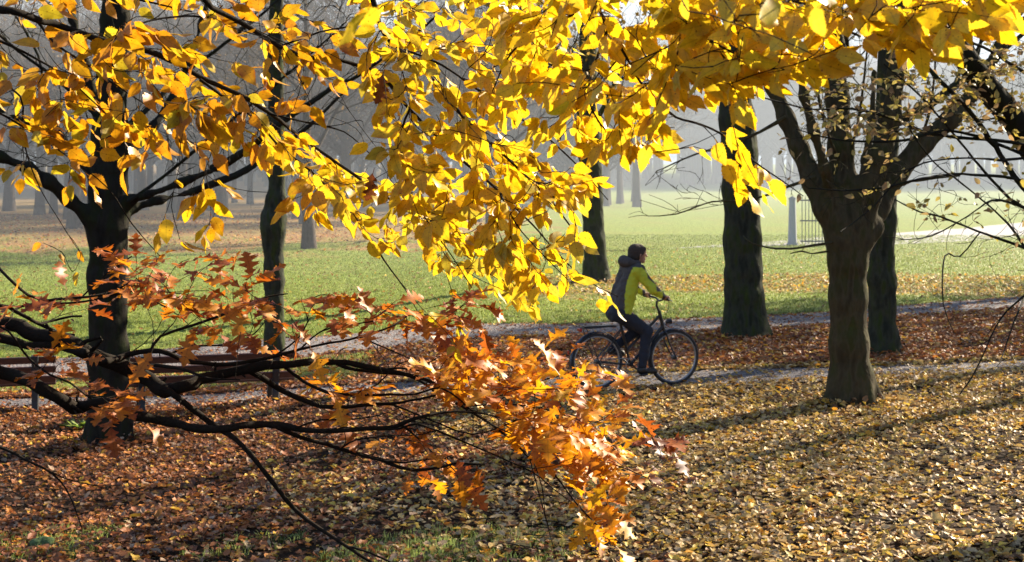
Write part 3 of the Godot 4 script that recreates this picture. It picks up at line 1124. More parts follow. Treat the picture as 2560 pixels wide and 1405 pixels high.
func crown_above(root: Node3D, foot: Vector3, starts: Array, mat: Material, share: float) -> void:
	# the crown over the top of the picture: what shades the ground below
	var m := Builder.new()
	var tips := []
	var o := {"wild": 0.18, "rise": 0.05, "levels": 3, "kids": [5, 5, 4], "fine": 0.004}
	for s in starts:
		for k in s[3]:
			var d: Vector3 = (s[1] + randv() * 0.75).normalized()
			grow(m, tips, s[0], d, rng.randf_range(1.6, 2.6), s[2], 0, o)
	part("crown", m.mesh(), mat, root, -foot).set_meta("kind", "stuff")
	var leaves := []
	var tones := []
	for t in tips:
		if rng.randf() < share:
			for k in 2:
				leaves.append(fallen(t[0] + randv() * 0.1, rng.randf_range(0.05, 0.085), 1.2))
				tones.append(Color(0.55, 0.40, 0.10) * rng.randf_range(0.6, 1.1))
	swarm("crown_leaves", leaf_shapes["litter"][0], M.fallen_leaf, leaves, tones, root, -foot)

func make_mid_trees() -> void:
	mid_tree("park_tree", "broad mossy trunk just behind the cyclist's front wheel", Vector2(1864, 842), [[1866, 846, 66], [1864, 829, 57], [1862, 795, 51], [1860, 740, 48], [1859, 680, 47], [1857, 600, 46], [1853, 480, 45], [1848, 380, 46], [1842, 300, 44], [1838, 220, 36]], 11.0, M.green_bark, 12)
	mid_tree("park_tree", "dark straight trunk partly hidden behind the fan-crowned tree", Vector2(2207, 888), [[2211, 892, 48], [2209, 872, 42], [2206, 835, 36], [2204, 700, 34], [2206, 560, 33], [2212, 420, 33], [2218, 260, 30]], 10.0, M.green_bark, 12)
	mid_tree("park_tree", "blue-grey tapering trunk on the meadow behind the cyclist's back", Vector2(1491, 706), [[1493, 709, 39], [1491, 696, 34], [1489, 665, 30], [1486, 600, 28], [1481, 500, 27], [1475, 380, 29], [1468, 280, 26]], 14.0, M.green_bark, 17, 0.9, 0.12)
	mid_tree("park_tree", "slim knobbly trunk behind the long bench, lit along its right edge", Vector2(686, 893), [[686, 896, 28], [686, 850, 25], [685, 700, 24], [683, 610, 25], [682, 575, 30], [684, 545, 30], [690, 500, 23], [691, 420, 21], [691, 300, 21], [689, 120, 19]], 9.0, M.green_bark, 9)
	mid_tree("park_tree", "leafy tree just beyond the right edge that shades the leaf carpet", Vector2(3083, 909), [[3083, 911, 38], [3083, 840, 31], [3080, 700, 28], [3080, 540, 26], [3083, 400, 24], [3083, 200, 18]], 9.0, M.green_bark, 15, 0.25)
	mid_tree("park_tree", "leafy tree farther beyond the right edge, beside the upper path", Vector2(3300, 800), [[3300, 802, 34], [3300, 740, 28], [3296, 600, 26], [3298, 420, 24], [3300, 250, 20]], 10.5, M.green_bark, 14, 0.6)
	mid_tree("park_tree", "leafy tree out of view on the right side of the meadow, nearer one", Vector2(3060, 690), [[3060, 692, 34], [3060, 640, 28], [3060, 500, 26], [3062, 350, 24], [3060, 200, 20]], 11.5, M.green_bark, 18, 1.0, 0.14)
	mid_tree("park_tree", "leafy tree out of view on the right side of the meadow, farther one", Vector2(3420, 680), [[3420, 682, 34], [3420, 640, 28], [3420, 500, 26], [3422, 350, 24], [3420, 200, 20]], 11.5, M.green_bark, 18, 1.0, 0.14)

func make_back_trees() -> void:
	var shapes := []
	var o := {"wild": 0.17, "rise": 0.06, "levels": 3, "kids": [7, 6, 4], "fine": 0.010, "limbs": 18}
	for i in 5:
		shapes.append(far_tree_shape(rng.randf_range(13.0, 16.0), 0.34, o))
	var protos := []
	var put := func(p: Vector3, k: int, s: float, label: String, group: String) -> void:
		var root: Node3D
		if k >= protos.size():
			root = Node3D.new()
			root.name = numbered("bare_tree")
			add_child(root)
			part("trunk", shapes[k][0], M.grey_bark, root)
			part("crown", shapes[k][1], M.grey_bark, root).set_meta("kind", "stuff")
			var leaves := []
			var tones := []
			for t in shapes[k][2]:
				if rng.randf() < 0.07:
					leaves.append(fallen(t[0], rng.randf_range(0.14, 0.22), 1.2))
					tones.append(Color(0.42, 0.25, 0.08) * rng.randf_range(0.6, 1.2))
			swarm("leaves", leaf_shapes["litter"][1], M.fallen_leaf, leaves, tones, root)
			protos.append(root)
		else:
			root = protos[k].duplicate()
			root.name = numbered("bare_tree")
			add_child(root)
		root.position = p
		root.rotation.y = rng.randf() * TAU
		root.scale = Vector3(s, lerpf(1.0, s, 0.5), s)
		tag(root, label, "tree", group)
	# the trunks that can be picked out between the boughs: foot in the photograph, girth
	var rows := [
		[22, 528, 1.25, "thick grey-blue trunk farthest left behind the left tree"], [186, 572, 1.0, "grey trunk just left of the dark tree at the benches"],
		[455, 552, 0.95, "hazy trunk behind the right limbs of the bench tree"], [112, 505, 0.8, "pale distant trunk left of the bench tree"],
		[340, 510, 0.75, "faint far trunk just right of the bench tree's stem"], [772, 622, 0.78, "slender blue-grey trunk right of the slim knobbly tree"],
		[756, 560, 0.55, "thin pale trunk close behind the slender blue-grey one"], [1082, 548, 0.85, "hazy trunk behind the middle of the yellow leaves"],
		[1228, 585, 0.7, "narrow trunk seen through the tips of the yellow bough"], [560, 512, 0.8, "far trunk between the bench tree and the slim tree"],
		[900, 508, 0.8, "far trunk left of the middle yellow leaves"], [1335, 530, 0.8, "hazy trunk left of the meadow trunk behind the cyclist"]]
	var k := 0
	for r in rows:
		put.call(on_ground(r[0], r[1]), k % 5 if k >= 5 else k, r[2], r[3], "")
		k += 1
	# more of the wood behind them, its trunks still to be counted
	var lots := []
	for i in 80:
		var z := -rng.randf_range(78.0, 150.0)
		var x := rng.randf_range(-0.46, 0.10) * -z
		if x > 0.02 * -z and z > -118.0: z = -rng.randf_range(118.0, 150.0)
		lots.append(Vector3(x, ground_y(x, z), z))
	for p in lots:
		put.call(p, rng.randi() % 5, rng.randf_range(0.75, 1.15), "bare hazy tree in the wood at the far edge of the meadow", "bare trees of the far wood")
	# the wood that closes the view
	var trunks := []
	var crowns := []
	for k2 in 3: crowns.append([])
	for i in 520:
		var z := -rng.randf_range(165.0, 290.0)
		var x := rng.randf_range(-0.52, 0.56) * -z
		if z > -205.0 and x > 0.03 * -z: z -= 50.0
		var s := rng.randf_range(0.9, 1.45)
		var xf := Transform3D(Basis(Vector3.UP, rng.randf() * TAU) * Basis.from_scale(Vector3(s * 1.2, s, s * 1.2)), Vector3(x, ground_y(x, z), z))
		crowns[i % 3].append(xf)
	var wood := Node3D.new()
	wood.name = "woodland"
	add_child(wood)
	tag(wood, "hazy bare woodland that closes the far side of the meadow", "woodland", "", "stuff")
	for k2 in 3:
		swarm("trunks", shapes[k2][0], M.grey_bark, crowns[k2], [], wood)
		swarm("crowns", shapes[k2][1], M.grey_bark, crowns[k2], [], wood)

func side_tree() -> void:
	# the tree at the right edge: its trunk stands just outside, its limbs and pale leaves reach in
	var foot := Vector3(5.6, 0, -11.6)
	foot.y = ground_y(foot.x, foot.z)
	var root := thing("side_tree", "tree at the right edge reaching in with dark twigs and small pale leaves", "tree", foot)
	var top := at(2640, 420, 11.0)
	part("trunk", trunk_tube([[foot, 0.3], [foot + Vector3(0, 0.5, 0), 0.25], [foot + Vector3(-0.1, 1.4, 0.2), 0.22], [top, 0.17], [at(2530, 290, 10.8), 0.105], [at(2445, 190, 10.6), 0.095], [at(2360, 60, 10.4), 0.085], [at(2290, -80, 10.2), 0.09], [at(2240, -220, 10.0), 0.06]], 0.1), M.dark_bark, root, -foot)
	var b := Bough.new()
	for row in [
		[[2700, 600, 22], [2560, 470, 15], [2500, 388, 14], [2430, 286, 13], [2355, 208, 12], [2280, 124, 11], [2195, 52, 9], [2130, -20, 7]],
		[[2700, 420, 14], [2560, 362, 9], [2430, 346, 8], [2330, 334, 8], [2230, 296, 7], [2130, 271, 6], [2030, 273, 5], [1930, 250, 4], [1880, 236, 3]],
		[[2720, 520, 12], [2560, 452, 8], [2405, 436, 7], [2305, 446, 6], [2205, 470, 5], [2105, 476, 4], [2020, 470, 3]],
		[[2700, 690, 12], [2560, 620, 8], [2450, 580, 6], [2350, 541, 5], [2300, 530, 4], [2236, 498, 3]],
		[[2640, 420, 12], [2400, 330, 7], [2250, 352, 6], [2100, 350, 4], [1990, 322, 3]],
		[[2700, 560, 12], [2560, 520, 8], [2470, 440, 7], [2380, 330, 6], [2300, 240, 5], [2210, 160, 4]],
		[[2700, 700, 10], [2600, 660, 8], [2520, 560, 6], [2420, 470, 5], [2330, 400, 4], [2260, 300, 3]],
		[[2640, 380, 9], [2520, 400, 7], [2400, 395, 5], [2280, 420, 4], [2180, 520, 3], [2100, 580, 3]],
		[[2720, 300, 14], [2560, 180, 10], [2420, 100, 8], [2300, 60, 6]],
		[[2450, 580, 4], [2400, 640, 4], [2362, 640, 4], [2358, 760, 3], [2385, 830, 2]],
		[[2680, 640, 8], [2560, 740, 6], [2500, 800, 5], [2440, 925, 4], [2400, 985, 3]],
		[[2560, 745, 5], [2530, 820, 4], [2500, 905, 3]],
		[[2640, 560, 9], [2500, 500, 6], [2420, 540, 4], [2330, 590, 3], [2240, 600, 2]]]:
		add_limb(b, root, "branch", v3(row), 10.9, 9.2 + rng.randf() * 0.8, M.dark_bark, 6)
	var o := {"spread": 0.5, "leaves": [0, 0], "twig": 0.0026, "swell": 0.004, "step": 0.12, "size": 0.062, "kind": "hornbeam", "tints": ["pale_leaf_0", "pale_leaf_1", "pale_leaf_2", "pale_leaf_3"], "droop": 0.3, "level": 0.7, "face": Vector3(0, 0, 0.2), "lift": 0.03}
	sprout(b, [Vector2(1990, 420), Vector2(2600, 380), Vector2(2600, 680), Vector2(2400, 640), Vector2(2060, 560)], 120, o)
	sprout(b, [Vector2(2300, 640), Vector2(2600, 600), Vector2(2600, 1000), Vector2(2420, 960)], 14, o)
	o.leaves = [3, 5]
	sprout(b, [Vector2(2000, 220), Vector2(2140, 160), Vector2(2330, 170), Vector2(2600, 90), Vector2(2600, 330), Vector2(2330, 340), Vector2(2060, 340)], 240, o)
	o.leaves = [2, 4]
	sprout(b, [Vector2(2150, 60), Vector2(2600, 0), Vector2(2600, 200), Vector2(2250, 200)], 95, o)
	o.leaves = [1, 2]
	sprout(b, [Vector2(1950, 330), Vector2(2600, 330), Vector2(2600, 640), Vector2(2300, 540), Vector2(1980, 480)], 95, o)
	settle(b, root, M.dark_bark)

# ---------------------------------------------------------------- the boughs in front

func yellow_boughs() -> void:
	var face := Vector3(-0.42, -0.25, 0.6)
	var down := Vector3(0.12, -0.25, 0.0)
	# ochre bough across the upper left; its shade is put into darker leaf tints
	var root := thing("overhanging_bough", "long bough with ochre-yellow leaves slanting down from the upper left corner", "bough", at(-200, -60, 3.3), 0.0, "")
	var b := Bough.new()
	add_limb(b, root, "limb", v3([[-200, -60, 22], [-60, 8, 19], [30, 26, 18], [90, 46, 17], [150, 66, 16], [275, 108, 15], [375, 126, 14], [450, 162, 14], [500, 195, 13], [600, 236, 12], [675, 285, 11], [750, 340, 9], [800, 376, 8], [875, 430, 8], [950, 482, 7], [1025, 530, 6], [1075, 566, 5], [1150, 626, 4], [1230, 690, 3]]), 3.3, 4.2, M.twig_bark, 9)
	for row in [
		[[500, 198, 8], [560, 245, 7], [640, 300, 6], [700, 368, 6], [780, 432, 5], [850, 500, 5], [905, 565, 4], [960, 650, 4], [1015, 728, 3], [1052, 792, 2]],
		[[90, 46, 8], [140, 110, 6], [230, 170, 5], [330, 240, 4], [420, 300, 3], [480, 370, 2]],
		[[-30, 90, 8], [60, 130, 6], [160, 190, 5], [260, 280, 4], [330, 350, 3]],
		[[-40, 180, 6], [50, 240, 5], [56, 330, 4], [75, 410, 4], [105, 480, 3], [160, 570, 2], [212, 650, 2]],
		[[-40, 260, 6], [80, 330, 5], [180, 400, 4], [270, 470, 3], [330, 560, 3], [400, 640, 2]],
		[[275, 108, 8], [350, 60, 6], [470, 40, 5], [600, 60, 4], [720, 110, 3]],
		[[-60, -60, 10], [120, -30, 8], [300, -10, 6], [480, 30, 4]],
		[[675, 285, 6], [740, 300, 5], [860, 330, 4], [930, 390, 3]]]:
		add_limb(b, root, "branch", v3(row), 3.35 + rng.randf() * 0.3, 3.5 + rng.randf() * 0.5, M.twig_bark, 6)
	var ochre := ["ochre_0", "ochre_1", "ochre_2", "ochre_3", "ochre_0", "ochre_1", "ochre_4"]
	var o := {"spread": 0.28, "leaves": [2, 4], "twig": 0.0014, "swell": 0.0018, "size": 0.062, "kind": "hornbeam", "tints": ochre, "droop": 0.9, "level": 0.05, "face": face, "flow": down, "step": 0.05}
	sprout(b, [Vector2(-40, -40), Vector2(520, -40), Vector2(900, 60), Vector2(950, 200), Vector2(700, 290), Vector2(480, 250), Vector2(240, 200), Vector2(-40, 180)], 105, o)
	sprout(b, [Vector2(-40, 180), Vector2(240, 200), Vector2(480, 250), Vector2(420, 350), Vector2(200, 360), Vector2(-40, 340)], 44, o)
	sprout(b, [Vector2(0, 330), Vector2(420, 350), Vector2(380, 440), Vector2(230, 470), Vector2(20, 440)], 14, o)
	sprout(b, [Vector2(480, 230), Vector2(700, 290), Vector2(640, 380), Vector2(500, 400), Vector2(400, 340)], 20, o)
	var amber := ["gold_0", "gold_1", "gold_2", "ochre_0"]
	o.tints = amber
	sprout(b, [Vector2(500, 470), Vector2(640, 440), Vector2(660, 500), Vector2(560, 590), Vector2(430, 600), Vector2(330, 560)], 9, o)
	sprout(b, [Vector2(640, 340), Vector2(760, 330), Vector2(900, 480), Vector2(860, 560), Vector2(740, 520), Vector2(660, 430)], 30, o)
	o.tints = ["gold_0", "gold_1", "gold_2", "gold_3", "olive_0"]
	o.size = 0.050
	sprout(b, [Vector2(800, 400), Vector2(1050, 480), Vector2(1280, 640), Vector2(1350, 790), Vector2(1240, 730), Vector2(1060, 640), Vector2(900, 590)], 104, o)
	o.tints = ["olive_0", "gold_3", "olive_1"]
	sprout(b, [Vector2(1180, 640), Vector2(1340, 690), Vector2(1340, 790), Vector2(1250, 740)], 14, o)
	sprout(b, [Vector2(1000, 770), Vector2(1120, 770), Vector2(1190, 870), Vector2(1060, 860)], 4, o)
	o.leaves = [1, 1]
	o.tints = ["gold_0", "ochre_1"]
	sprout(b, [Vector2(80, 590), Vector2(220, 600), Vector2(200, 690), Vector2(100, 650)], 4, o)

	o.leaves = [0, 0]
	sprout(b, [Vector2(-40, -40), Vector2(700, -40), Vector2(1000, 400), Vector2(1150, 620), Vector2(800, 520), Vector2(300, 480), Vector2(-40, 400)], 90, o)
	settle(b, root, M.twig_bark)

	# bright bough through the middle
	root = thing("overhanging_bough", "dense bough of bright yellow leaves hanging down through the middle", "bough", at(380, -120, 3.2), 0.0, "")
	b = Bough.new()
	add_limb(b, root, "limb", v3([[380, -120, 18], [500, -10, 15], [545, 26, 14], [625, 70, 13], [700, 116, 12], [775, 144, 11], [850, 152, 10], [950, 190, 10], [1025, 272, 9], [1100, 350, 8], [1175, 416, 8], [1250, 482, 7], [1330, 560, 5], [1400, 640, 4], [1470, 702, 3], [1545, 742, 2]]), 3.2, 3.9, M.twig_bark, 9)
	for row in [
		[[860, -120, 18], [925, -20, 15], [945, 40, 13], [960, 90, 12], [1000, 122, 11], [1060, 172, 10], [1130, 262, 9], [1200, 335, 7], [1300, 425, 6], [1380, 505, 5], [1450, 600, 3]],
		[[1000, 122, 7], [1100, 160, 6], [1230, 250, 5], [1350, 330, 5], [1450, 420, 4], [1520, 500, 2]],
		[[1025, 272, 6], [1000, 340, 5], [1010, 440, 4], [1060, 540, 3], [1130, 640, 3], [1180, 720, 2]],
		[[700, 116, 6], [800, 80, 5], [900, 60, 4], [1000, 20, 3]],
		[[1250, 482, 5], [1290, 560, 4], [1360, 640, 3], [1420, 700, 2]]]:
		add_limb(b, root, "branch", v3(row), 3.3 + rng.randf() * 0.3, 3.4 + rng.randf() * 0.4, M.twig_bark, 6)
	var lemon := ["lemon_0", "lemon_1", "lemon_2", "gold_0", "gold_1", "lemon_0", "gold_2", "ochre_2", "olive_0"]
	o = {"spread": 0.28, "leaves": [3, 5], "twig": 0.0014, "swell": 0.0018, "size": 0.053, "kind": "hornbeam", "tints": lemon, "droop": 0.9, "level": 0.05, "face": face, "flow": down, "step": 0.05}
	sprout(b, [Vector2(900, -40), Vector2(1300, -40), Vector2(1350, 200), Vector2(1200, 300), Vector2(1050, 250), Vector2(920, 150)], 92, o)
	sprout(b, [Vector2(900, 170), Vector2(1200, 290), Vector2(1500, 450), Vector2(1420, 560), Vector2(1200, 480), Vector2(1000, 420)], 95, o)
	sprout(b, [Vector2(920, 330), Vector2(1200, 480), Vector2(1400, 560), Vector2(1460, 690), Vector2(1330, 740), Vector2(1100, 600), Vector2(960, 470)], 78, o)
	o.leaves = [2, 3]
	o.tints = ["gold_0", "gold_3", "olive_0"]
	sprout(b, [Vector2(1400, 560), Vector2(1520, 590), Vector2(1500, 700), Vector2(1420, 690)], 4, o)
	sprout(b, [Vector2(1490, 720), Vector2(1560, 730), Vector2(1560, 780), Vector2(1500, 770)], 2, o)
	o.leaves = [0, 0]
	o.shift = -0.2
	sprout(b, [Vector2(900, 60), Vector2(1200, 200), Vector2(1500, 480), Vector2(1420, 660), Vector2(1150, 520), Vector2(940, 300)], 75, o)
	settle(b, root, M.twig_bark)

	# the sunniest bough along the top right
	root = thing("overhanging_bough", "sunniest bough of large lemon-yellow leaves along the top right", "bough", at(1300, -220, 2.7), 0.0, "")
	b = Bough.new()
	add_limb(b, root, "limb", v3([[1300, -220, 16], [1420, -80, 13], [1500, 30, 10], [1555, 125, 8], [1605, 210, 7], [1670, 280, 7], [1705, 300, 6], [1755, 312, 5], [1830, 350, 5], [1880, 400, 4], [1960, 455, 3], [2008, 490, 2]]), 2.75, 2.8, M.twig_bark, 9)
	for e in [
		[2.72, 2.4, [[1440, -70, 11], [1600, -30, 9], [1700, 50, 8], [1830, 130, 6], [1960, 190, 5], [2060, 200, 3]]],
		[2.7, 2.25, [[1480, -90, 10], [1700, -60, 9], [1900, -20, 8], [2100, 30, 6], [2300, 50, 5], [2480, 70, 3]]],
		[2.85, 3.2, [[1560, 130, 6], [1500, 200, 5], [1430, 270, 4], [1400, 350, 3]]],
		[2.78, 2.5, [[1605, 210, 6], [1690, 200, 5], [1800, 215, 4], [1890, 240, 3]]],
		[2.9, 3.3, [[1480, 20, 7], [1380, 60, 6], [1280, 130, 5], [1230, 230, 3]]],
		[2.85, 3.0, [[1520, 70, 6], [1470, 240, 5], [1540, 350, 4], [1640, 380, 3]]],
		[2.35, 2.3, [[2100, 30, 6], [2160, 70, 5], [2250, 110, 4], [2300, 140, 3]]]]:
		add_limb(b, root, "branch", v3(e[2]), e[0], e[1], M.twig_bark, 6)
	o = {"spread": 0.25, "leaves": [3, 5], "twig": 0.0014, "swell": 0.0018, "size": 0.053, "kind": "hornbeam", "tints": ["lemon_0", "lemon_1", "lemon_2", "lemon_1", "gold_2", "gold_0", "lemon_0"], "droop": 0.85, "level": 0.05, "face": face, "flow": down, "step": 0.05}
	sprout(b, [Vector2(1220, -60), Vector2(1700, -60), Vector2(1750, 150), Vector2(1600, 260), Vector2(1400, 250), Vector2(1250, 150)], 118, o)
	sprout(b, [Vector2(1250, 150), Vector2(1600, 260), Vector2(1700, 330), Vector2(1620, 390), Vector2(1440, 370), Vector2(1250, 320)], 40, o)
	sprout(b, [Vector2(1650, -60), Vector2(2120, -60), Vector2(2110, 60), Vector2(2070, 150), Vector2(1900, 200), Vector2(1850, 260), Vector2(1700, 250)], 116, o)
	sprout(b, [Vector2(2080, -60), Vector2(2540, -60), Vector2(2510, 90), Vector2(2420, 60), Vector2(2330, 110), Vector2(2200, 90), Vector2(2110, 30)], 68, o)
	o.leaves = [2, 3]
	o.size = 0.056
	sprout(b, [Vector2(1740, 290), Vector2(1860, 290), Vector2(1920, 390), Vector2(2010, 480), Vector2(1930, 490), Vector2(1790, 450)], 11, o)
	o.leaves = [0, 0]
	o.shift = -0.15
	sprout(b, [Vector2(1240, 0), Vector2(2100, 0), Vector2(2050, 160), Vector2(1700, 320), Vector2(1400, 340)], 60, o)
	o.shift = -0.85      # a few that hang close to the lens
	o.leaves = [2, 2]
	sprout(b, [Vector2(2010, -20), Vector2(2110, -20), Vector2(2090, 40), Vector2(2030, 40)], 1, o)
	sprout(b, [Vector2(1420, 250), Vector2(1480, 250), Vector2(1480, 300), Vector2(1420, 300)], 1, o)
	sprout(b, [Vector2(880, -20), Vector2(960, -20), Vector2(950, 20), Vector2(890, 20)], 1, o)
	settle(b, root, M.twig_bark)

func caught_leaves() -> void:
	for e in [[958, 215, 3.25, "dark brown oak leaf caught upright high in the middle yellow bough"], [932, 462, 3.5, "dark red-brown oak leaf caught among the lower middle yellow leaves"]]:
		var o := part("dead_leaf", leaf_shapes["oak"][3], M.dark_rust)
		var x := Vector3(-0.2, -1.0, 0.1).normalized()
		var n := Vector3(0.5, 0.0, 0.8)
		n = (n - x * n.dot(x)).normalized()
		o.transform = Transform3D(Basis(x, n, x.cross(n)) * Basis.from_scale(Vector3.ONE * 0.07), at(e[0], e[1] - 28, e[2]))
		tag(o, e[3], "leaf", "dead oak leaves caught in the yellow boughs")

func oak_boughs() -> void:
	var rust := ["rust_0", "rust_1", "rust_2", "rust_0", "rust_3"]
	var root := thing("oak_bough", "thick black oak bough from the left edge dipping above the benches", "bough", at(-260, 700, 3.9), 0.0, "")
	var b := Bough.new()
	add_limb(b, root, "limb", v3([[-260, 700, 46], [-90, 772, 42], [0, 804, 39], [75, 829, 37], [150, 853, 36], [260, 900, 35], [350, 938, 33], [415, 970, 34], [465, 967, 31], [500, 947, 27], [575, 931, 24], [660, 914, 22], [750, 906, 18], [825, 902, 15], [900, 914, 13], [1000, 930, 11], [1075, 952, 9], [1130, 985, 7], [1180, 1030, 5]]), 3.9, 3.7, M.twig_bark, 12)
	for row in [
		[[-200, 800, 30], [-60, 838, 26], [0, 846, 24], [75, 862, 22], [150, 868, 21], [215, 884, 20]],
		[[412, 968, 20], [450, 1000, 15], [500, 1037, 14], [550, 1073, 14], [625, 1132, 13], [675, 1198, 12], [740, 1278, 11], [825, 1338, 10], [900, 1387, 9], [960, 1425, 8]],
		[[870, 1368, 7], [925, 1381, 6], [985, 1410, 5]],
		[[262, 902, 18], [290, 898, 15], [320, 885, 14], [375, 877, 13], [425, 887, 12], [475, 904, 11], [540, 912, 10], [600, 907, 9], [675, 894, 8], [750, 873, 7], [825, 858, 6], [900, 842, 5], [980, 815, 4], [1015, 792, 3]],
		[[375, 878, 8], [402, 840, 7], [480, 813, 7], [555, 788, 6], [623, 759, 5], [669, 741, 4], [720, 735, 3]],
		[[290, 908, 11], [390, 914, 9], [470, 927, 7], [520, 945, 5], [600, 950, 3]],
		[[620, 925, 17], [655, 942, 15], [700, 972, 14], [775, 1007, 13], [825, 1021, 12], [900, 1014, 10], [975, 1008, 8], [1050, 998, 7], [1110, 988, 5], [1190, 1010, 3]],
		[[690, 910, 11], [715, 918, 10], [760, 957, 9], [825, 982, 8], [900, 987, 8], [975, 987, 7], [1040, 985, 6], [1100, 970, 6], [1150, 1000, 5], [1210, 1052, 4], [1290, 1090, 3]],
		[[820, 902, 9], [890, 925, 8], [960, 933, 8], [1013, 938, 8], [1067, 960, 8], [1095, 983, 8], [1156, 1017, 8], [1227, 1060, 7], [1262, 1086, 7], [1298, 1118, 6], [1331, 1152, 6], [1382, 1182, 5], [1421, 1234, 4], [1461, 1281, 4], [1504, 1324, 4], [1547, 1353, 3], [1590, 1385, 2]],
		[[850, 903, 7], [925, 924, 6], [996, 920, 6], [1049, 927, 5], [1092, 928, 4], [1100, 945, 3]],
		[[425, 887, 6], [470, 868, 5], [540, 864, 4], [590, 862, 4], [640, 830, 3], [665, 800, 2]],
		[[750, 873, 5], [800, 830, 4], [860, 815, 4], [950, 800, 3], [1020, 790, 2]],
		[[900, 842, 5], [940, 860, 4], [1010, 890, 3], [1060, 910, 3], [1100, 890, 2]],
		[[680, 895, 5], [740, 850, 4], [770, 800, 3], [760, 770, 2]],
		[[890, 985, 5], [945, 960, 4], [990, 915, 3], [1040, 895, 2]],
		[[975, 1008, 6], [1030, 1030, 5], [1100, 1060, 5], [1180, 1085, 4], [1270, 1060, 4], [1350, 1020, 3], [1430, 980, 2]],
		[[1095, 983, 6], [1180, 990, 5], [1270, 985, 4], [1360, 950, 3], [1450, 930, 2]],
		[[1156, 1017, 5], [1250, 1010, 5], [1350, 1020, 4], [1450, 1050, 3], [1540, 1060, 2]],
		[[1298, 1118, 5], [1380, 1120, 4], [1470, 1140, 4], [1560, 1170, 3], [1630, 1200, 2]]]:
		add_limb(b, root, "branch", v3(row), 3.75 + rng.randf() * 0.2, 3.5 + rng.randf() * 0.35, M.twig_bark, 8)
	var o := {"spread": 0.22, "leaves": [2, 3], "twig": 0.0013, "swell": 0.0016, "size": 0.080, "kind": "oak", "tints": rust, "droop": 0.3, "level": 1.7, "face": Vector3(0, 0, 0.3), "flow": Vector3(0.05, -0.05, 0), "step": 0.05}
	sprout(b, [Vector2(330, 610), Vector2(560, 640), Vector2(720, 730), Vector2(700, 850), Vector2(520, 840), Vector2(380, 800), Vector2(280, 680)], 34, o)
	sprout(b, [Vector2(720, 730), Vector2(900, 750), Vector2(1180, 740), Vector2(1230, 790), Vector2(1120, 830), Vector2(900, 810), Vector2(720, 790)], 30, o)
	o.leaves = [1, 2]
	sprout(b, [Vector2(600, 800), Vector2(740, 810), Vector2(720, 870), Vector2(620, 860)], 4, o)
	sprout(b, [Vector2(790, 930), Vector2(960, 950), Vector2(940, 1030), Vector2(800, 1060)], 6, o)
	sprout(b, [Vector2(940, 1050), Vector2(1200, 1080), Vector2(1240, 1200), Vector2(1060, 1200)], 9, o)
	o.leaves = [2, 4]
	o.tints = ["amber_0", "amber_1", "rust_2", "rust_0", "amber_0", "amber_2", "rust_1"]
	sprout(b, [Vector2(1080, 890), Vector2(1290, 870), Vector2(1440, 890), Vector2(1545, 950), Vector2(1570, 1030), Vector2(1420, 1050), Vector2(1240, 1000), Vector2(1100, 980)], 48, o)
	sprout(b, [Vector2(1070, 890), Vector2(1240, 870), Vector2(1280, 960), Vector2(1200, 1000), Vector2(1090, 970)], 16, o)
	sprout(b, [Vector2(790, 940), Vector2(930, 940), Vector2(950, 1000), Vector2(820, 1020)], 5, o)
	o.tints = ["amber_0", "amber_1", "amber_2", "amber_0", "rust_2"]
	sprout(b, [Vector2(1270, 1010), Vector2(1460, 1030), Vector2(1575, 1090), Vector2(1595, 1190), Vector2(1480, 1175), Vector2(1350, 1130)], 36, o)
	sprout(b, [Vector2(1430, 1240), Vector2(1520, 1210), Vector2(1570, 1290), Vector2(1620, 1385), Vector2(1540, 1385), Vector2(1455, 1335)], 14, o)
	o.tints = ["dark_rust", "rust_3", "rust_1"]
	sprout(b, [Vector2(1560, 1010), Vector2(1620, 1060), Vector2(1690, 1105), Vector2(1670, 1170), Vector2(1590, 1120)], 5, o)
	o.leaves = [0, 0]
	sprout(b, [Vector2(420, 860), Vector2(1000, 850), Vector2(1300, 960), Vector2(1500, 1100), Vector2(1300, 1180), Vector2(900, 1060), Vector2(600, 960)], 70, o)
	add_limb(b, root, "branch", v3([[1325, 1150, 4], [1345, 1225, 3], [1365, 1300, 3], [1392, 1400, 2]]), 3.6, 3.65, M.twig_bark, 5)
	add_limb(b, root, "branch", v3([[1335, 1160, 3], [1355, 1215, 3], [1362, 1285, 2]]), 3.6, 3.65, M.twig_bark, 5)
	settle(b, root, M.twig_bark)

	root = thing("oak_bough", "lower black oak bough with a crook, running level below the thick one", "bough", at(-260, 845, 3.6), 0.0, "")
	b = Bough.new()
	add_limb(b, root, "limb", v3([[-260, 845, 38], [-60, 905, 33], [0, 928, 32], [60, 948, 31], [110, 972, 29], [165, 1006, 28], [195, 1016, 30], [225, 1004, 25], [280, 1012, 25], [350, 1037, 24], [425, 1059, 22], [500, 1069, 20], [575, 1070, 18], [665, 1061, 17], [725, 1069, 15], [800, 1079, 13], [900, 1073, 12], [975, 1068, 11], [1005, 1061, 11], [1045, 1046, 9], [1100, 1032, 7], [1180, 1030, 5], [1280, 1050, 3]]), 3.6, 3.55, M.twig_bark, 12)
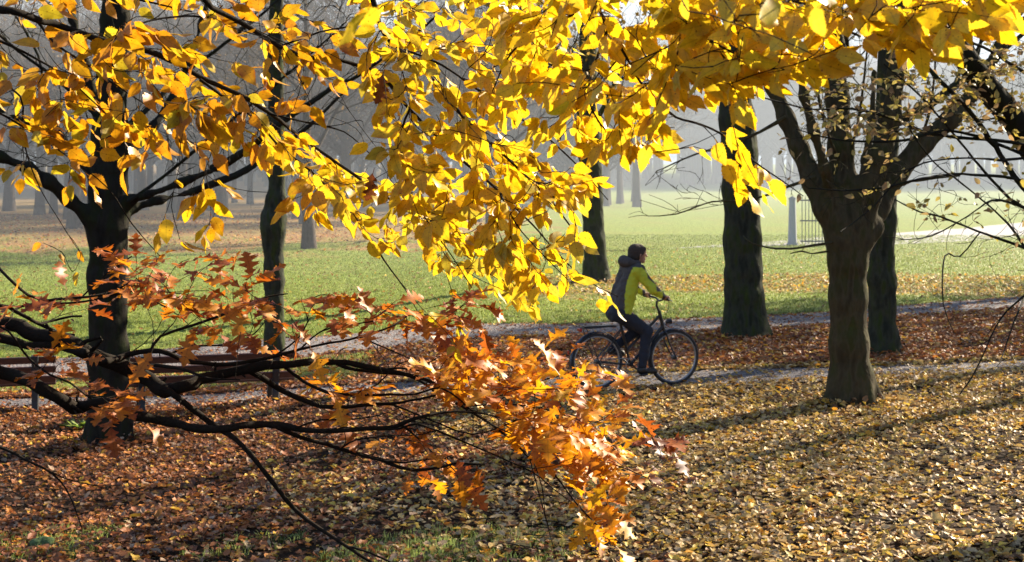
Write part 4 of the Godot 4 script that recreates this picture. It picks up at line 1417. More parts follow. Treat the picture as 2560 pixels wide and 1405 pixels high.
	for row in [
		[[650, 1062, 12], [690, 1068, 10], [750, 1092, 10], [850, 1122, 10], [950, 1148, 10], [1000, 1168, 10], [1040, 1175, 9], [1100, 1169, 8], [1150, 1158, 7], [1212, 1162, 5]],
		[[890, 1134, 7], [950, 1150, 6], [1010, 1156, 5], [1060, 1150, 5], [1115, 1145, 3]],
		[[900, 1073, 7], [1000, 1072, 6], [1044, 1060, 6], [1116, 1087, 6], [1188, 1116, 5], [1260, 1148, 5], [1331, 1180, 4], [1385, 1223, 3], [1425, 1252, 2]],
		[[1005, 1064, 7], [1050, 1100, 5], [1090, 1140, 4], [1140, 1180, 3], [1148, 1230, 2]],
		[[740, 1070, 5], [800, 1050, 4], [860, 1050, 4], [940, 1040, 3], [1000, 1020, 2]],
		[[850, 1122, 5], [890, 1100, 4], [970, 1090, 4], [1060, 1085, 3], [1180, 1050, 2]],
		[[165, 1010, 6], [184, 1024, 5], [192, 1034, 3]]]:
		add_limb(b, root, "branch", v3(row), 3.58 + rng.randf() * 0.06, 3.5 + rng.randf() * 0.15, M.twig_bark, 8)
	o.tints = rust
	o.leaves = [2, 3]
	sprout(b, [Vector2(240, 1000), Vector2(300, 960), Vector2(380, 1000), Vector2(370, 1080), Vector2(290, 1090)], 3, o)
	o.tints = ["amber_0", "amber_1", "rust_2", "rust_0"]
	sprout(b, [Vector2(1250, 1020), Vector2(1420, 1060), Vector2(1480, 1150), Vector2(1300, 1130)], 14, o)
	o.leaves = [1, 1]
	sprout(b, [Vector2(950, 1080), Vector2(1150, 1090), Vector2(1240, 1220), Vector2(1060, 1210)], 7, o)
	o.leaves = [0, 0]
	sprout(b, [Vector2(500, 1040), Vector2(1200, 1000), Vector2(1300, 1160), Vector2(900, 1190)], 34, o)
	settle(b, root, M.twig_bark)

	root = thing("oak_bough", "thin upper oak bough at the left edge with rusty leaf sprays", "bough", at(-220, 640, 4.1), 0.0, "")
	b = Bough.new()
	add_limb(b, root, "limb", v3([[-220, 640, 14], [-40, 648, 10], [0, 674, 8], [36, 709, 7], [71, 738, 7], [107, 750, 7], [160, 747, 6], [228, 741, 6], [290, 726, 5], [330, 700, 3]]), 4.1, 4.0, M.twig_bark, 8)
	for row in [
		[[-150, 742, 12], [0, 763, 9], [36, 777, 9], [71, 795, 8], [107, 813, 8], [142, 830, 7], [184, 837, 6]],
		[[100, 810, 6], [140, 799, 5], [180, 792, 5], [203, 790, 5]], [[36, 776, 6], [71, 761, 6], [142, 759, 6], [213, 754, 5], [302, 734, 4], [400, 720, 3]],
		[[200, 748, 4], [260, 690, 4], [330, 640, 3]], [[228, 741, 4], [330, 735, 4], [420, 770, 3], [470, 810, 2]], [[280, 728, 4], [420, 730, 3], [540, 750, 2]]]:
		add_limb(b, root, "branch", v3(row), 4.05, 3.9 + rng.randf() * 0.2, M.twig_bark, 6)
	o.tints = rust
	o.leaves = [2, 3]
	sprout(b, [Vector2(0, 720), Vector2(130, 735), Vector2(240, 700), Vector2(220, 800), Vector2(100, 810), Vector2(0, 830)], 9, o)
	sprout(b, [Vector2(230, 640), Vector2(420, 600), Vector2(560, 690), Vector2(560, 780), Vector2(380, 760), Vector2(260, 720)], 17, o)
	settle(b, root, M.twig_bark)

	root = thing("twig_spray", "thin bare black twig slanting in at the lower left corner", "twig", at(-120, 1080, 3.2), 0.0, "")
	b = Bough.new()
	add_limb(b, root, "stem", v3([[-120, 1080, 8], [0, 1118, 7], [60, 1148, 6], [110, 1170, 6], [150, 1202, 5], [180, 1250, 5], [205, 1322, 3]]), 3.2, 3.3, M.twig_bark, 6)
	add_limb(b, root, "branch", v3([[105, 1168, 5], [160, 1195, 4], [220, 1210, 3], [268, 1222, 2]]), 3.25, 3.3, M.twig_bark, 6)

	root = thing("twig_spray", "thin leafy oak twig hanging from the left edge across the bench tree's foot", "twig", at(-60, 790, 3.5), 0.0, "")
	b = Bough.new()
	add_limb(b, root, "stem", v3([[-60, 790, 8], [20, 828, 6], [47, 864, 6], [78, 901, 5], [125, 936, 5], [175, 957, 5], [212, 986, 4], [240, 1004, 4], [290, 1030, 3]]), 3.5, 3.55, M.twig_bark, 6)
	o.leaves = [2, 3]
	sprout(b, [Vector2(130, 870), Vector2(220, 880), Vector2(180, 950), Vector2(120, 910)], 4, o)
	sprout(b, [Vector2(215, 975), Vector2(330, 950), Vector2(380, 1000), Vector2(340, 1080), Vector2(250, 1040)], 6, o)
	o.leaves = [1, 1]
	sprout(b, [Vector2(40, 900), Vector2(90, 910), Vector2(90, 930), Vector2(50, 930)], 1, o)
	settle(b, root, M.twig_bark)

# ---------------------------------------------------------------- benches and gate

func make_bench(where: Vector3, turn: float, label: String) -> Node3D:
	var root := thing("park_bench", label, "bench", where, turn, "")
	var length := 2.2
	var plank := func(called: String, y: float, z: float, high: float, deep: float, lean: float, k: int) -> void:
		var m := Builder.new()
		m.box(Vector3.ZERO, Vector3(length + 0.01 * sin(k * 2.3), high, deep), Basis(), Color.WHITE, 0.009)
		var o := part(called, m.mesh(), M["bench_wood_%d" % (k % 3)], root, Vector3(0.006 * sin(k * 4.1), y, z))
		o.rotation.x = lean
	plank.call("back_slat", 0.445, 0.163, 0.088, 0.036, 0.2, 0)
	plank.call("back_slat", 0.572, 0.188, 0.088, 0.036, 0.2, 1)
	plank.call("back_slat", 0.70, 0.213, 0.092, 0.036, 0.2, 2)
	for k in 4:
		plank.call("seat_slat", 0.365 + 0.010 * absf(k - 1.5), 0.09 - 0.115 * k, 0.036, 0.095, 0.03, k + 1)
	for x in [-0.84, 0.84]:
		var m := Builder.new()
		var spread := func(pts: Array, wide: float, thick: float) -> void:
			# a flat iron bar that follows a line in the plane of the frame
			for i in pts.size() - 1:
				var a := Vector3(0, pts[i].y, pts[i].x)
				var b := Vector3(0, pts[i + 1].y, pts[i + 1].x)
				var t := (b - a).normalized()
				m.box((a + b) * 0.5, Vector3(thick, wide, a.distance_to(b) + wide * 0.45), Basis(Vector3.RIGHT, t.cross(Vector3.RIGHT), t), Color.WHITE, 0.008)
		spread.call([Vector2(0.20, 0.0), Vector2(0.165, 0.16), Vector2(0.15, 0.36), Vector2(0.195, 0.5), Vector2(0.245, 0.745)], 0.085, 0.085)
		spread.call([Vector2(-0.33, 0.0), Vector2(-0.29, 0.16), Vector2(-0.25, 0.29), Vector2(-0.12, 0.32), Vector2(0.15, 0.32)], 0.085, 0.085)
		spread.call([Vector2(-0.285, 0.19), Vector2(-0.2, 0.30), Vector2(-0.06, 0.335), Vector2(0.06, 0.30), Vector2(0.16, 0.18)], 0.03, 0.04)
		part("iron_frame", m.mesh(), M.bench_iron, root, Vector3(x, 0, 0.0))
		for k in 3:
			var s := Builder.new()
			s.tube(PackedVector3Array([Vector3(0, 0, 0), Vector3(0, 0, 0.012)]), PackedFloat32Array([0.012, 0.008]), 8)
			part("bolt", s.mesh(), M.bench_iron, root, Vector3(x, 0.47 + 0.115 * k, 0.212 + 0.023 * k))
	return root

func make_benches() -> void:
	var a := on_ground(688, 1001)
	var turn := deg_to_rad(18.0)
	var u := Vector3(cos(turn), 0, -sin(turn))
	var c := a - u * 0.86
	c.y = ground_y(c.x, c.z) - 0.01
	make_bench(c, turn, "brown slatted bench right of the dark trunk, seen from behind whole")
	var b := on_ground(92, 1027)
	c = b - u * 0.86
	c.y = ground_y(c.x, c.z) - 0.01
	make_bench(c, turn, "brown slatted bench cut off by the left edge, seen from behind")

func make_gate() -> void:
	var p := on_ground(1981, 613)
	var post := thing("gate_post", "tapering pale grey gate post by the far path", "post", p)
	var m := Builder.new()
	var rings := [[0.0, 0.21], [0.08, 0.21], [0.10, 0.175], [1.68, 0.125], [1.70, 0.15], [1.75, 0.15], [1.82, 0.02]]
	var pts := PackedVector3Array()
	var rad := PackedFloat32Array()
	for r in rings:
		pts.append(Vector3(0, r[0], 0)); rad.append(r[1])
	m.tube(pts, rad, 8)
	part("shaft", m.mesh(), M.gate_grey, post)
	var g := thing("iron_gate", "tall barred iron gate standing on the far path beside its post", "gate", p + Vector3(0.3, 0.05, 0))
	for k in 17:
		var bar := Builder.new()
		bar.tube(PackedVector3Array([Vector3(0, 0, 0), Vector3(0, 1.72, 0), Vector3(0, 1.79, 0)]), PackedFloat32Array([0.016, 0.016, 0.003]), 6)
		part("bar", bar.mesh(), M.gate_iron, g, Vector3(0.06 + k * 0.125, 0.0, 0))
	for y in [0.1, 0.86, 1.62]:
		var rail := Builder.new()
		rail.box(Vector3(1.06, 0, 0), Vector3(2.16, 0.05, 0.022), Basis(), Color.WHITE, 0.004)
		part("rail", rail.mesh(), M.gate_iron, g, Vector3(0, y, 0.018))

# ---------------------------------------------------------------- bicycle and rider (x ahead, y up, z to the rider's right)

func ring(m: Builder, c: Vector3, r: float, thick: float, from := 0.0, to := TAU, sides := 8, parts := 48) -> void:
	var pts := PackedVector3Array()
	var rad := PackedFloat32Array()
	for i in parts + 1:
		var a := lerpf(from, to, float(i) / parts)
		pts.append(c + Vector3(cos(a), sin(a), 0) * r)
		rad.append(thick)
	m.tube(pts, rad, sides, Color.WHITE, 0.0, null, absf(to - from) < TAU - 0.01)

func bar(m: Builder, pts: Array, r: float, r2 := -1.0, sides := 10) -> void:
	var a := PackedVector3Array()
	for p in pts: a.append(p)
	var line := smooth_line(a, 0.03) if pts.size() > 2 else a
	var rad := PackedFloat32Array()
	for i in line.size():
		rad.append(lerpf(r, r2 if r2 > 0.0 else r, float(i) / maxi(1, line.size() - 1)))
	m.tube(line, rad, sides)

func make_wheel(root: Node3D, c: Vector3) -> void:
	var wheel := Node3D.new()
	part_count["w"] = part_count.get("w", -1) + 1
	wheel.name = "wheel" if part_count["w"] == 0 else "wheel_001"
	root.add_child(wheel)
	wheel.position = c
	var m := Builder.new()
	ring(m, Vector3.ZERO, 0.327, 0.021)
	part("tyre", m.mesh(), M.rubber, wheel)
	m = Builder.new()
	ring(m, Vector3.ZERO, 0.303, 0.0115)
	part("rim", m.mesh(), M.rim_metal, wheel)
	m = Builder.new()
	m.tube(PackedVector3Array([Vector3(0, 0, -0.05), Vector3(0, 0, -0.03), Vector3(0, 0, 0.03), Vector3(0, 0, 0.05)]), PackedFloat32Array([0.015, 0.03, 0.03, 0.015]), 12)
	part("hub", m.mesh(), M.black_paint, wheel)
	m = Builder.new()
	for k in 32:
		var a := TAU * k / 32.0
		var s := 0.022 if k % 2 else -0.022
		var tw := 0.5 if k % 4 < 2 else -0.5
		m.tube(PackedVector3Array([Vector3(cos(a + tw) * 0.028, sin(a + tw) * 0.028, s), Vector3(cos(a), sin(a), 0) * 0.298]), PackedFloat32Array([0.0012, 0.0012]), 4, Color.WHITE, 0.0, null, false)
	part("spokes", m.mesh(), M.rim_metal, wheel)

func make_bicycle(where: Vector3, turn: float) -> void:
	var root := thing("bicycle", "black city bicycle with rear rack being ridden along the path", "bicycle", where, turn)
	var rear := Vector3(-0.455, 0.348, 0)
	var front := Vector3(0.61, 0.348, 0)
	var bb := Vector3(0.0, 0.29, 0)
	make_wheel(root, rear)
	make_wheel(root, front)
	var head_top := Vector3(0.40, 0.93, 0)
	var head_low := Vector3(0.465, 0.70, 0)
	var seat_top := Vector3(-0.135, 0.80, 0)
	var m := Builder.new()
	bar(m, [head_top, head_low], 0.022)
	bar(m, [head_top.lerp(head_low, 0.2), Vector3(0.2, 0.69, 0), Vector3(-0.045, 0.47, 0)], 0.018)
	bar(m, [head_top.lerp(head_low, 0.8), Vector3(0.22, 0.50, 0), bb], 0.021)
	bar(m, [seat_top, bb], 0.017)
	for s in [-1.0, 1.0]:
		bar(m, [bb + Vector3(-0.02, 0, s * 0.03), rear + Vector3(0, 0, s * 0.062)], 0.010)
		bar(m, [Vector3(-0.115, 0.74, s * 0.016), rear + Vector3(0, 0, s * 0.062)], 0.008)
	bar(m, [bb + Vector3(0, 0, -0.04), bb + Vector3(0, 0, 0.04)], 0.026)
	part("frame", m.mesh(), M.black_paint, root)
	m = Builder.new()
	bar(m, [head_low, head_low + Vector3(0.012, -0.04, 0)], 0.018)
	for s in [-1.0, 1.0]:
		bar(m, [head_low + Vector3(0.01, -0.04, s * 0.05), head_low + Vector3(0.055, -0.18, s * 0.058), front + Vector3(-0.012, 0.03, s * 0.058), front + Vector3(0, 0, s * 0.058)], 0.013, 0.008)
	bar(m, [head_low + Vector3(0.01, -0.04, -0.055), head_low + Vector3(0.01, -0.04, 0.055)], 0.014)
	part("fork", m.mesh(), M.black_paint, root)
	m = Builder.new()
	bar(m, [head_top, Vector3(0.365, 1.01, 0), Vector3(0.375, 1.06, 0)], 0.014)
	bar(m, [Vector3(0.36, 1.10, -0.31), Vector3(0.385, 1.103, -0.2), Vector3(0.41, 1.085, -0.09), Vector3(0.40, 1.06, 0), Vector3(0.41, 1.085, 0.09), Vector3(0.385, 1.103, 0.2), Vector3(0.36, 1.10, 0.31)], 0.0115)
	var hb := part("handlebar", m.mesh(), M.black_paint, root)
	for s in [-1.0, 1.0]:
		m = Builder.new()
		bar(m, [Vector3(0.385, 1.103, s * 0.20), Vector3(0.358, 1.10, s * 0.325)], 0.016)
		part("grip", m.mesh(), M.rubber, hb)
		m = Builder.new()
		bar(m, [Vector3(0.40, 1.095, s * 0.17), Vector3(0.445, 1.085, s * 0.19), Vector3(0.43, 1.075, s * 0.29)], 0.005)
		part("brake_lever", m.mesh(), M.rim_metal, hb)
	m = Builder.new()
	bar(m, [Vector3(0.42, 1.07, 0.1), Vector3(0.50, 1.05, 0.07), Vector3(0.50, 0.92, 0.03), Vector3(0.44, 0.80, 0.03)], 0.003, -1, 5)
	part("brake_cable", m.mesh(), M.rubber, root)
	m = Builder.new()
	bar(m, [Vector3(-0.25, 0.885, 0), Vector3(-0.16, 0.895, 0), Vector3(-0.05, 0.90, 0)], 0.07, 0.028, 12)
	bar(m, [Vector3(-0.22, 0.875, 0.05), Vector3(-0.18, 0.88, -0.05)], 0.04, 0.04)
	part("saddle", m.mesh(), M.rubber, root)
	m = Builder.new()
	bar(m, [seat_top, Vector3(-0.15, 0.87, 0)], 0.0135)
	part("seat_post", m.mesh(), M.rim_metal, root)
	for wheel in [[rear, 0.72, 3.55], [front, 1.15, 3.45]]:      # mudguards
		m = Builder.new()
		var n := 26
		for i in n:
			for k in 4:
				var ps := []
				for g in [[i, k], [i, k + 1], [i + 1, k + 1], [i + 1, k]]:
					var a: float = lerpf(wheel[1], wheel[2], float(g[0]) / n)
					var f := (float(g[1]) / 4.0 - 0.5) * 2.0
					ps.append(wheel[0] + Vector3(cos(a), sin(a), 0) * (0.368 - 0.014 * f * f) + Vector3(0, 0, f * 0.029))
				m.quad(ps[0], ps[1], ps[2], ps[3])
		part("mudguard", m.mesh(), M.guard_paint, root)
	m = Builder.new()
	for z in [-0.06, -0.02, 0.02, 0.06]:
		bar(m, [Vector3(-0.66, 0.765, z), Vector3(-0.22, 0.775, z)], 0.007, -1, 6)
	for x in [-0.66, -0.45, -0.23]:
		bar(m, [Vector3(x, 0.768, -0.068), Vector3(x, 0.768, 0.068)], 0.007, -1, 6)
	for s in [-1.0, 1.0]:
		bar(m, [Vector3(-0.62, 0.76, s * 0.06), rear + Vector3(-0.01, 0.02, s * 0.07)], 0.006, -1, 6)
	m.box(Vector3(-0.44, 0.782, 0), Vector3(0.40, 0.012, 0.10))
	part("rear_rack", m.mesh(), M.black_paint, root)
	m = Builder.new()
	m.box(Vector3(-0.685, 0.745, 0), Vector3(0.035, 0.04, 0.09), Basis(), Color.WHITE, 0.01)
	part("rear_light", m.mesh(), M.red_glass, root)
	m = Builder.new()
	m.box(Vector3(-0.838, 0.475, 0), Vector3(0.012, 0.05, 0.04), Basis(), Color.WHITE, 0.006)
	part("rear_reflector", m.mesh(), M.red_glass, root)
	m = Builder.new()
	bar(m, [Vector3(0.50, 0.79, 0), Vector3(0.53, 0.80, 0), Vector3(0.565, 0.80, 0)], 0.022, 0.036, 12)
	part("headlight", m.mesh(), M.black_paint, root)
	m = Builder.new()
	for s in [-1.0, 1.0]:
		var tip: Vector3 = bb + Vector3(0.12, -0.115, 0) * s
		bar(m, [bb + Vector3(0, 0, s * 0.06), tip + Vector3(0, 0, s * 0.068)], 0.011, 0.009)
		m.box(tip + Vector3(0, 0, s * 0.12), Vector3(0.095, 0.024, 0.085), Basis(Vector3.BACK, 0.15 * s), Color.WHITE, 0.006)
	part("crank", m.mesh(), M.black_paint, root)
	m = Builder.new()
	ring(m, bb + Vector3(0, 0, 0.05), 0.082, 0.005)
	bar(m, [bb + Vector3(-0.02, 0.082, 0.05), rear + Vector3(0, 0.036, 0.05)], 0.005, -1, 6)
	bar(m, [bb + Vector3(-0.02, -0.082, 0.05), rear + Vector3(0, -0.036, 0.05)], 0.005, -1, 6)
	part("chain", m.mesh(), M.rim_metal, root)
	m = Builder.new()
	bar(m, [rear + Vector3(0, 0, 0.07), rear + Vector3(0.015, -0.06, 0.075), rear + Vector3(-0.01, -0.11, 0.07)], 0.02, 0.014)
	part("derailleur", m.mesh(), M.black_paint, root)

func merged(meshes: Array) -> ArrayMesh:
	var m := Builder.new()
	for a in meshes:
		var s: Array = a.surface_get_arrays(0)
		var first := m.v.size()
		m.v.append_array(s[Mesh.ARRAY_VERTEX]); m.n.append_array(s[Mesh.ARRAY_NORMAL]); m.c.append_array(s[Mesh.ARRAY_COLOR]); m.uv.append_array(s[Mesh.ARRAY_TEX_UV])
		for i in s[Mesh.ARRAY_INDEX]: m.idx.append(first + i)
	return m.mesh()

func make_rider(where: Vector3, turn: float) -> void:
	var root := thing("person", "person cycling in a yellow and dark grey hooded jacket, dark trousers and knit cap", "person", where, turn)
	var skin := Color(0.42, 0.22, 0.15)
	var lips := Color(0.36, 0.13, 0.11)
	var hip := Vector3(-0.15, 0.955, 0)
	var knees := [Vector3(0.19, 0.715, -0.10), Vector3(0.175, 0.70, 0.10)]          # left, right
	var ankles := [Vector3(-0.19, 0.485, -0.115), Vector3(0.105, 0.265, 0.115)]
	var toes := [Vector3(-0.06, 0.42, -0.12), Vector3(0.255, 0.215, 0.125)]
	var elbows := [Vector3(0.165, 1.235, -0.275), Vector3(0.175, 1.225, 0.275)]
	var wrists := [Vector3(0.325, 1.135, -0.265), Vector3(0.328, 1.135, 0.265)]
	var body_bones := [[hip, Vector3(-0.04, 1.3, 0), 0.085, 0.08], [Vector3(-0.04, 1.3, 0), Vector3(0.02, 1.46, 0), 0.08, 0.06], [Vector3(0.02, 1.46, 0), Vector3(0.075, 1.58, 0), 0.055, 0.052]]
	for k in 2:
		var s := -1.0 if k == 0 else 1.0
		body_bones.append([hip + Vector3(0, 0, s * 0.09), knees[k], 0.08, 0.055])
		body_bones.append([knees[k], ankles[k], 0.052, 0.036])
		body_bones.append([ankles[k] + Vector3(0, -0.03, 0), toes[k], 0.035, 0.025])
		body_bones.append([Vector3(0.02, 1.455, s * 0.1), Vector3(0.03, 1.455, s * 0.19), 0.06, 0.05])
		body_bones.append([Vector3(0.03, 1.455, s * 0.19), elbows[k], 0.045, 0.036])
		body_bones.append([elbows[k], wrists[k], 0.036, 0.027])
	var pieces := [body(body_bones, 0.02, 0.03, func(_p): return skin)]
	var h := Vector3(0.10, 1.645, 0)
	pieces.append(body([
		[Vector3(0.045, 1.54, 0), Vector3(0.08, 1.60, 0), 0.052, 0.055], [h + Vector3(-0.025, 0.025, 0), h + Vector3(0.02, 0.03, 0), 0.088, 0.086], [h + Vector3(0.045, -0.03, 0), h + Vector3(0.055, -0.06, 0), 0.058, 0.046],
		[h + Vector3(0.07, -0.088, 0), h + Vector3(0.08, -0.092, 0), 0.026, 0.022], [h + Vector3(0.1, 0.02, 0), h + Vector3(0.124, -0.022, 0), 0.009, 0.014], [h + Vector3(0.085, 0.032, -0.032), h + Vector3(0.085, 0.032, 0.032), 0.016, 0.016],
		[h + Vector3(0.088, -0.052, -0.016), h + Vector3(0.088, -0.052, 0.016), 0.014, 0.014], [h + Vector3(-0.005, 0.0, 0.082), h + Vector3(-0.012, -0.03, 0.08), 0.016, 0.011], [h + Vector3(-0.005, 0.0, -0.082), h + Vector3(-0.012, -0.03, -0.08), 0.016, 0.011]],
		0.006, 0.014, func(p): return lips if p.x > 0.19 and absf(p.y - 1.593) < 0.009 and absf(p.z) < 0.024 else skin))
	for k in 2:
		var s := -1.0 if k == 0 else 1.0
		var c := Vector3(0.355, 1.128, s * 0.265)
		var hand := [[wrists[k], c, 0.027, 0.026, Vector3.ONE], [c + Vector3(0, 0, -s * 0.022), c + Vector3(0.018, 0.003, -s * 0.026), 0.017, 0.016], [c + Vector3(0, 0, s * 0.022), c + Vector3(0.014, 0.0, s * 0.028), 0.017, 0.015]]
		for f in 4:
			var z := c.z + s * (-0.030 + 0.0205 * f)
			var l: float = [0.95, 1.05, 1.0, 0.82][f]
			var x0 := 0.372 - 0.004 * f
			hand.append([Vector3(x0 - 0.01, 1.135, z), Vector3(x0 + 0.022 * l, 1.131, z), 0.0105, 0.0098])
			hand.append([Vector3(x0 + 0.022 * l, 1.131, z), Vector3(x0 + 0.033 * l, 1.106, z), 0.0096, 0.009])
			hand.append([Vector3(x0 + 0.033 * l, 1.106, z), Vector3(x0 + 0.014, 1.084, z), 0.0088, 0.0075])
		hand.append([c + Vector3(-0.008, -0.008, -s * 0.03), Vector3(0.362, 1.098, c.z - s * 0.052), 0.0125, 0.011])
		hand.append([Vector3(0.362, 1.098, c.z - s * 0.052), Vector3(0.385, 1.082, c.z - s * 0.05), 0.0105, 0.0085])
		pieces.append(body(hand, 0.0045, 0.007, func(_p): return skin))
	part("body", merged(pieces), M.skin, root)
	var eye := Builder.new()
	for s in [-1.0, 1.0]:
		bar(eye, [h + Vector3(0.086, 0.012, s * 0.032), h + Vector3(0.094, 0.012, s * 0.032)], 0.0085, 0.006, 8)
	part("eyes", eye.mesh(), M.rubber, root)
	# jacket: yellow-green front and sleeves, dark back, shoulders, forearm cuffs and hood
	var lime := Color(0.44, 0.48, 0.025)
	var dark := Color(0.052, 0.046, 0.042)
	var jb := [[hip + Vector3(0.0, -0.015, -0.07), Vector3(-0.085, 1.18, -0.065), 0.125, 0.118], [hip + Vector3(0.0, -0.015, 0.07), Vector3(-0.085, 1.18, 0.065), 0.125, 0.118],
		[Vector3(-0.085, 1.18, -0.065), Vector3(-0.012, 1.41, -0.08), 0.12, 0.105], [Vector3(-0.085, 1.18, 0.065), Vector3(-0.012, 1.41, 0.08), 0.12, 0.105],
		[Vector3(-0.005, 1.45, 0.0), Vector3(0.035, 1.54, 0), 0.10, 0.082]]
	for k in 2:
		var s := -1.0 if k == 0 else 1.0
		jb.append([Vector3(0.0, 1.44, s * 0.09), Vector3(0.025, 1.455, s * 0.175), 0.088, 0.078])
		jb.append([Vector3(0.025, 1.455, s * 0.18), elbows[k], 0.076, 0.056])
		jb.append([elbows[k], wrists[k] + Vector3(-0.015, 0.008, 0), 0.057, 0.04])
	var paint := func(p: Vector3) -> Color:
		if p.y > 1.50: return dark
		var arm := absf(p.z) > 0.185 or p.x > 0.12
		if arm:
			var t := (1.47 - p.y) / 0.24
			if p.x > 0.285: return dark
			var upper := p.x > 0.055 + 0.15 * t + 0.02 * sin(p.y * 40.0)
			return dark if upper and p.y > 1.20 else lime
		var spine := lerpf(-0.185, -0.07, (p.y - 0.95) / 0.55)
		if p.x - spine < 0.0 + 0.02 * sin(p.y * 9.0): return dark
		if p.x - spine > 0.17 and p.y < 1.3 and absf(p.z) < 0.12: return dark
		return lime
	part("jacket", body(jb, 0.0115, 0.035, paint, 0.016, 13.0), M.jacket_cloth, root)
	part("hood", body([[Vector3(-0.065, 1.555, -0.06), Vector3(-0.085, 1.565, 0.0), 0.058, 0.066], [Vector3(-0.065, 1.555, 0.06), Vector3(-0.085, 1.565, 0.0), 0.058, 0.066], [Vector3(-0.065, 1.555, 0.06), Vector3(0.06, 1.535, 0.085), 0.05, 0.035], [Vector3(-0.065, 1.555, -0.06), Vector3(0.06, 1.535, -0.085), 0.05, 0.035], [Vector3(0.06, 1.535, 0.085), Vector3(0.125, 1.49, 0.03), 0.034, 0.026], [Vector3(0.06, 1.535, -0.085), Vector3(0.125, 1.49, -0.03), 0.034, 0.026]], 0.0115, 0.03, func(_p): return dark, 0.010, 12.0), M.jacket_cloth, root)
	part("knit_cap", body([[h + Vector3(-0.03, 0.042, 0), h + Vector3(0.012, 0.043, 0), 0.089, 0.087], [h + Vector3(-0.045, -0.01, 0), h + Vector3(-0.03, 0.03, 0), 0.084, 0.09], [h + Vector3(-0.015, -0.005, 0.058), h + Vector3(0.03, 0.03, 0.05), 0.034, 0.036], [h + Vector3(-0.015, -0.005, -0.058), h + Vector3(0.03, 0.03, -0.05), 0.034, 0.036], [h + Vector3(0.07, 0.062, -0.03), h + Vector3(0.07, 0.062, 0.03), 0.03, 0.03]], 0.009, 0.02, func(_p): return Color(0.045, 0.032, 0.026), 0.006, 30.0), M.cap_wool, root)
	part("hair", body([[h + Vector3(-0.07, -0.04, -0.03), h + Vector3(-0.05, -0.085, -0.02), 0.048, 0.034], [h + Vector3(-0.07, -0.04, 0.03), h + Vector3(-0.05, -0.085, 0.02), 0.048, 0.034], [h + Vector3(-0.02, -0.02, 0.07), h + Vector3(-0.02, -0.06, 0.066), 0.024, 0.012]], 0.009, 0.02, func(_p): return Color(0.03, 0.02, 0.014)), M.cap_wool, root)
	var navy := Color(0.014, 0.017, 0.028)
	var tb := [[hip + Vector3(-0.03, -0.02, -0.06), hip + Vector3(-0.03, -0.02, 0.06), 0.118, 0.118]]
	for k in 2:
		var s := -1.0 if k == 0 else 1.0
		tb.append([hip + Vector3(-0.01, -0.03, s * 0.085), knees[k], 0.102, 0.072])
		tb.append([knees[k], ankles[k] + (knees[k] - ankles[k]) * 0.05, 0.072, 0.054])
	part("trousers", body(tb, 0.0125, 0.03, func(_p): return navy, 0.014, 9.0), M.trouser_cloth, root)
	for k in 2:
		var a: Vector3 = ankles[k]
		var t: Vector3 = toes[k]
		var s := (t - a).normalized()
		part("shoe", body([[a + Vector3(0, -0.02, 0), a - s * 0.035 + Vector3(0, -0.045, 0), 0.044, 0.036], [a - s * 0.02 + Vector3(0, -0.05, 0), t, 0.038, 0.036], [t, t + s * 0.03 - Vector3(0, 0.004, 0), 0.037, 0.026]], 0.009, 0.02, func(_p): return Color(0.012, 0.012, 0.014)), M.shoe_leather, root)

# ---------------------------------------------------------------- small things on the ground

func make_small() -> void:
	var p := on_ground(197, 1074)
	var root := thing("leafy_plant", "small light green leafy plant left of the bench tree's foot", "plant", p)
	for i in 26:
		var a := rng.randf() * TAU
		var d := Vector3(cos(a), rng.randf_range(0.2, 1.0), sin(a)).normalized()
		var o := part("leaf", leaf_shapes["hornbeam"][i % 6], M["fresh_green_%d" % (i % 2)], root)
		var n := (Vector3.UP + randv() * 0.4)
		n = (n - d * n.dot(d)).normalized()
		o.transform = Transform3D(Basis(d, n, d.cross(n)) * Basis.from_scale(Vector3.ONE * rng.randf_range(0.08, 0.14)), d * 0.05 + Vector3(rng.randf_range(-0.14, 0.14), 0.02, rng.randf_range(-0.08, 0.08)))
	var q := on_ground(105, 1368)
	var m := body([[q + Vector3(-0.06, 0.02, 0), q + Vector3(0.05, 0.03, 0.01), 0.05, 0.06], [q + Vector3(-0.02, 0.03, 0.05), q + Vector3(0.02, 0.03, -0.04), 0.05, 0.04]], 0.012, 0.03, func(_p): return Color.WHITE, 0.012, 14.0)
	var stone := part("mossy_stone", m, M.moss)
	tag(stone, "rounded moss-green stone among the leaves at the lower left", "stone")

# ---------------------------------------------------------------- all of it

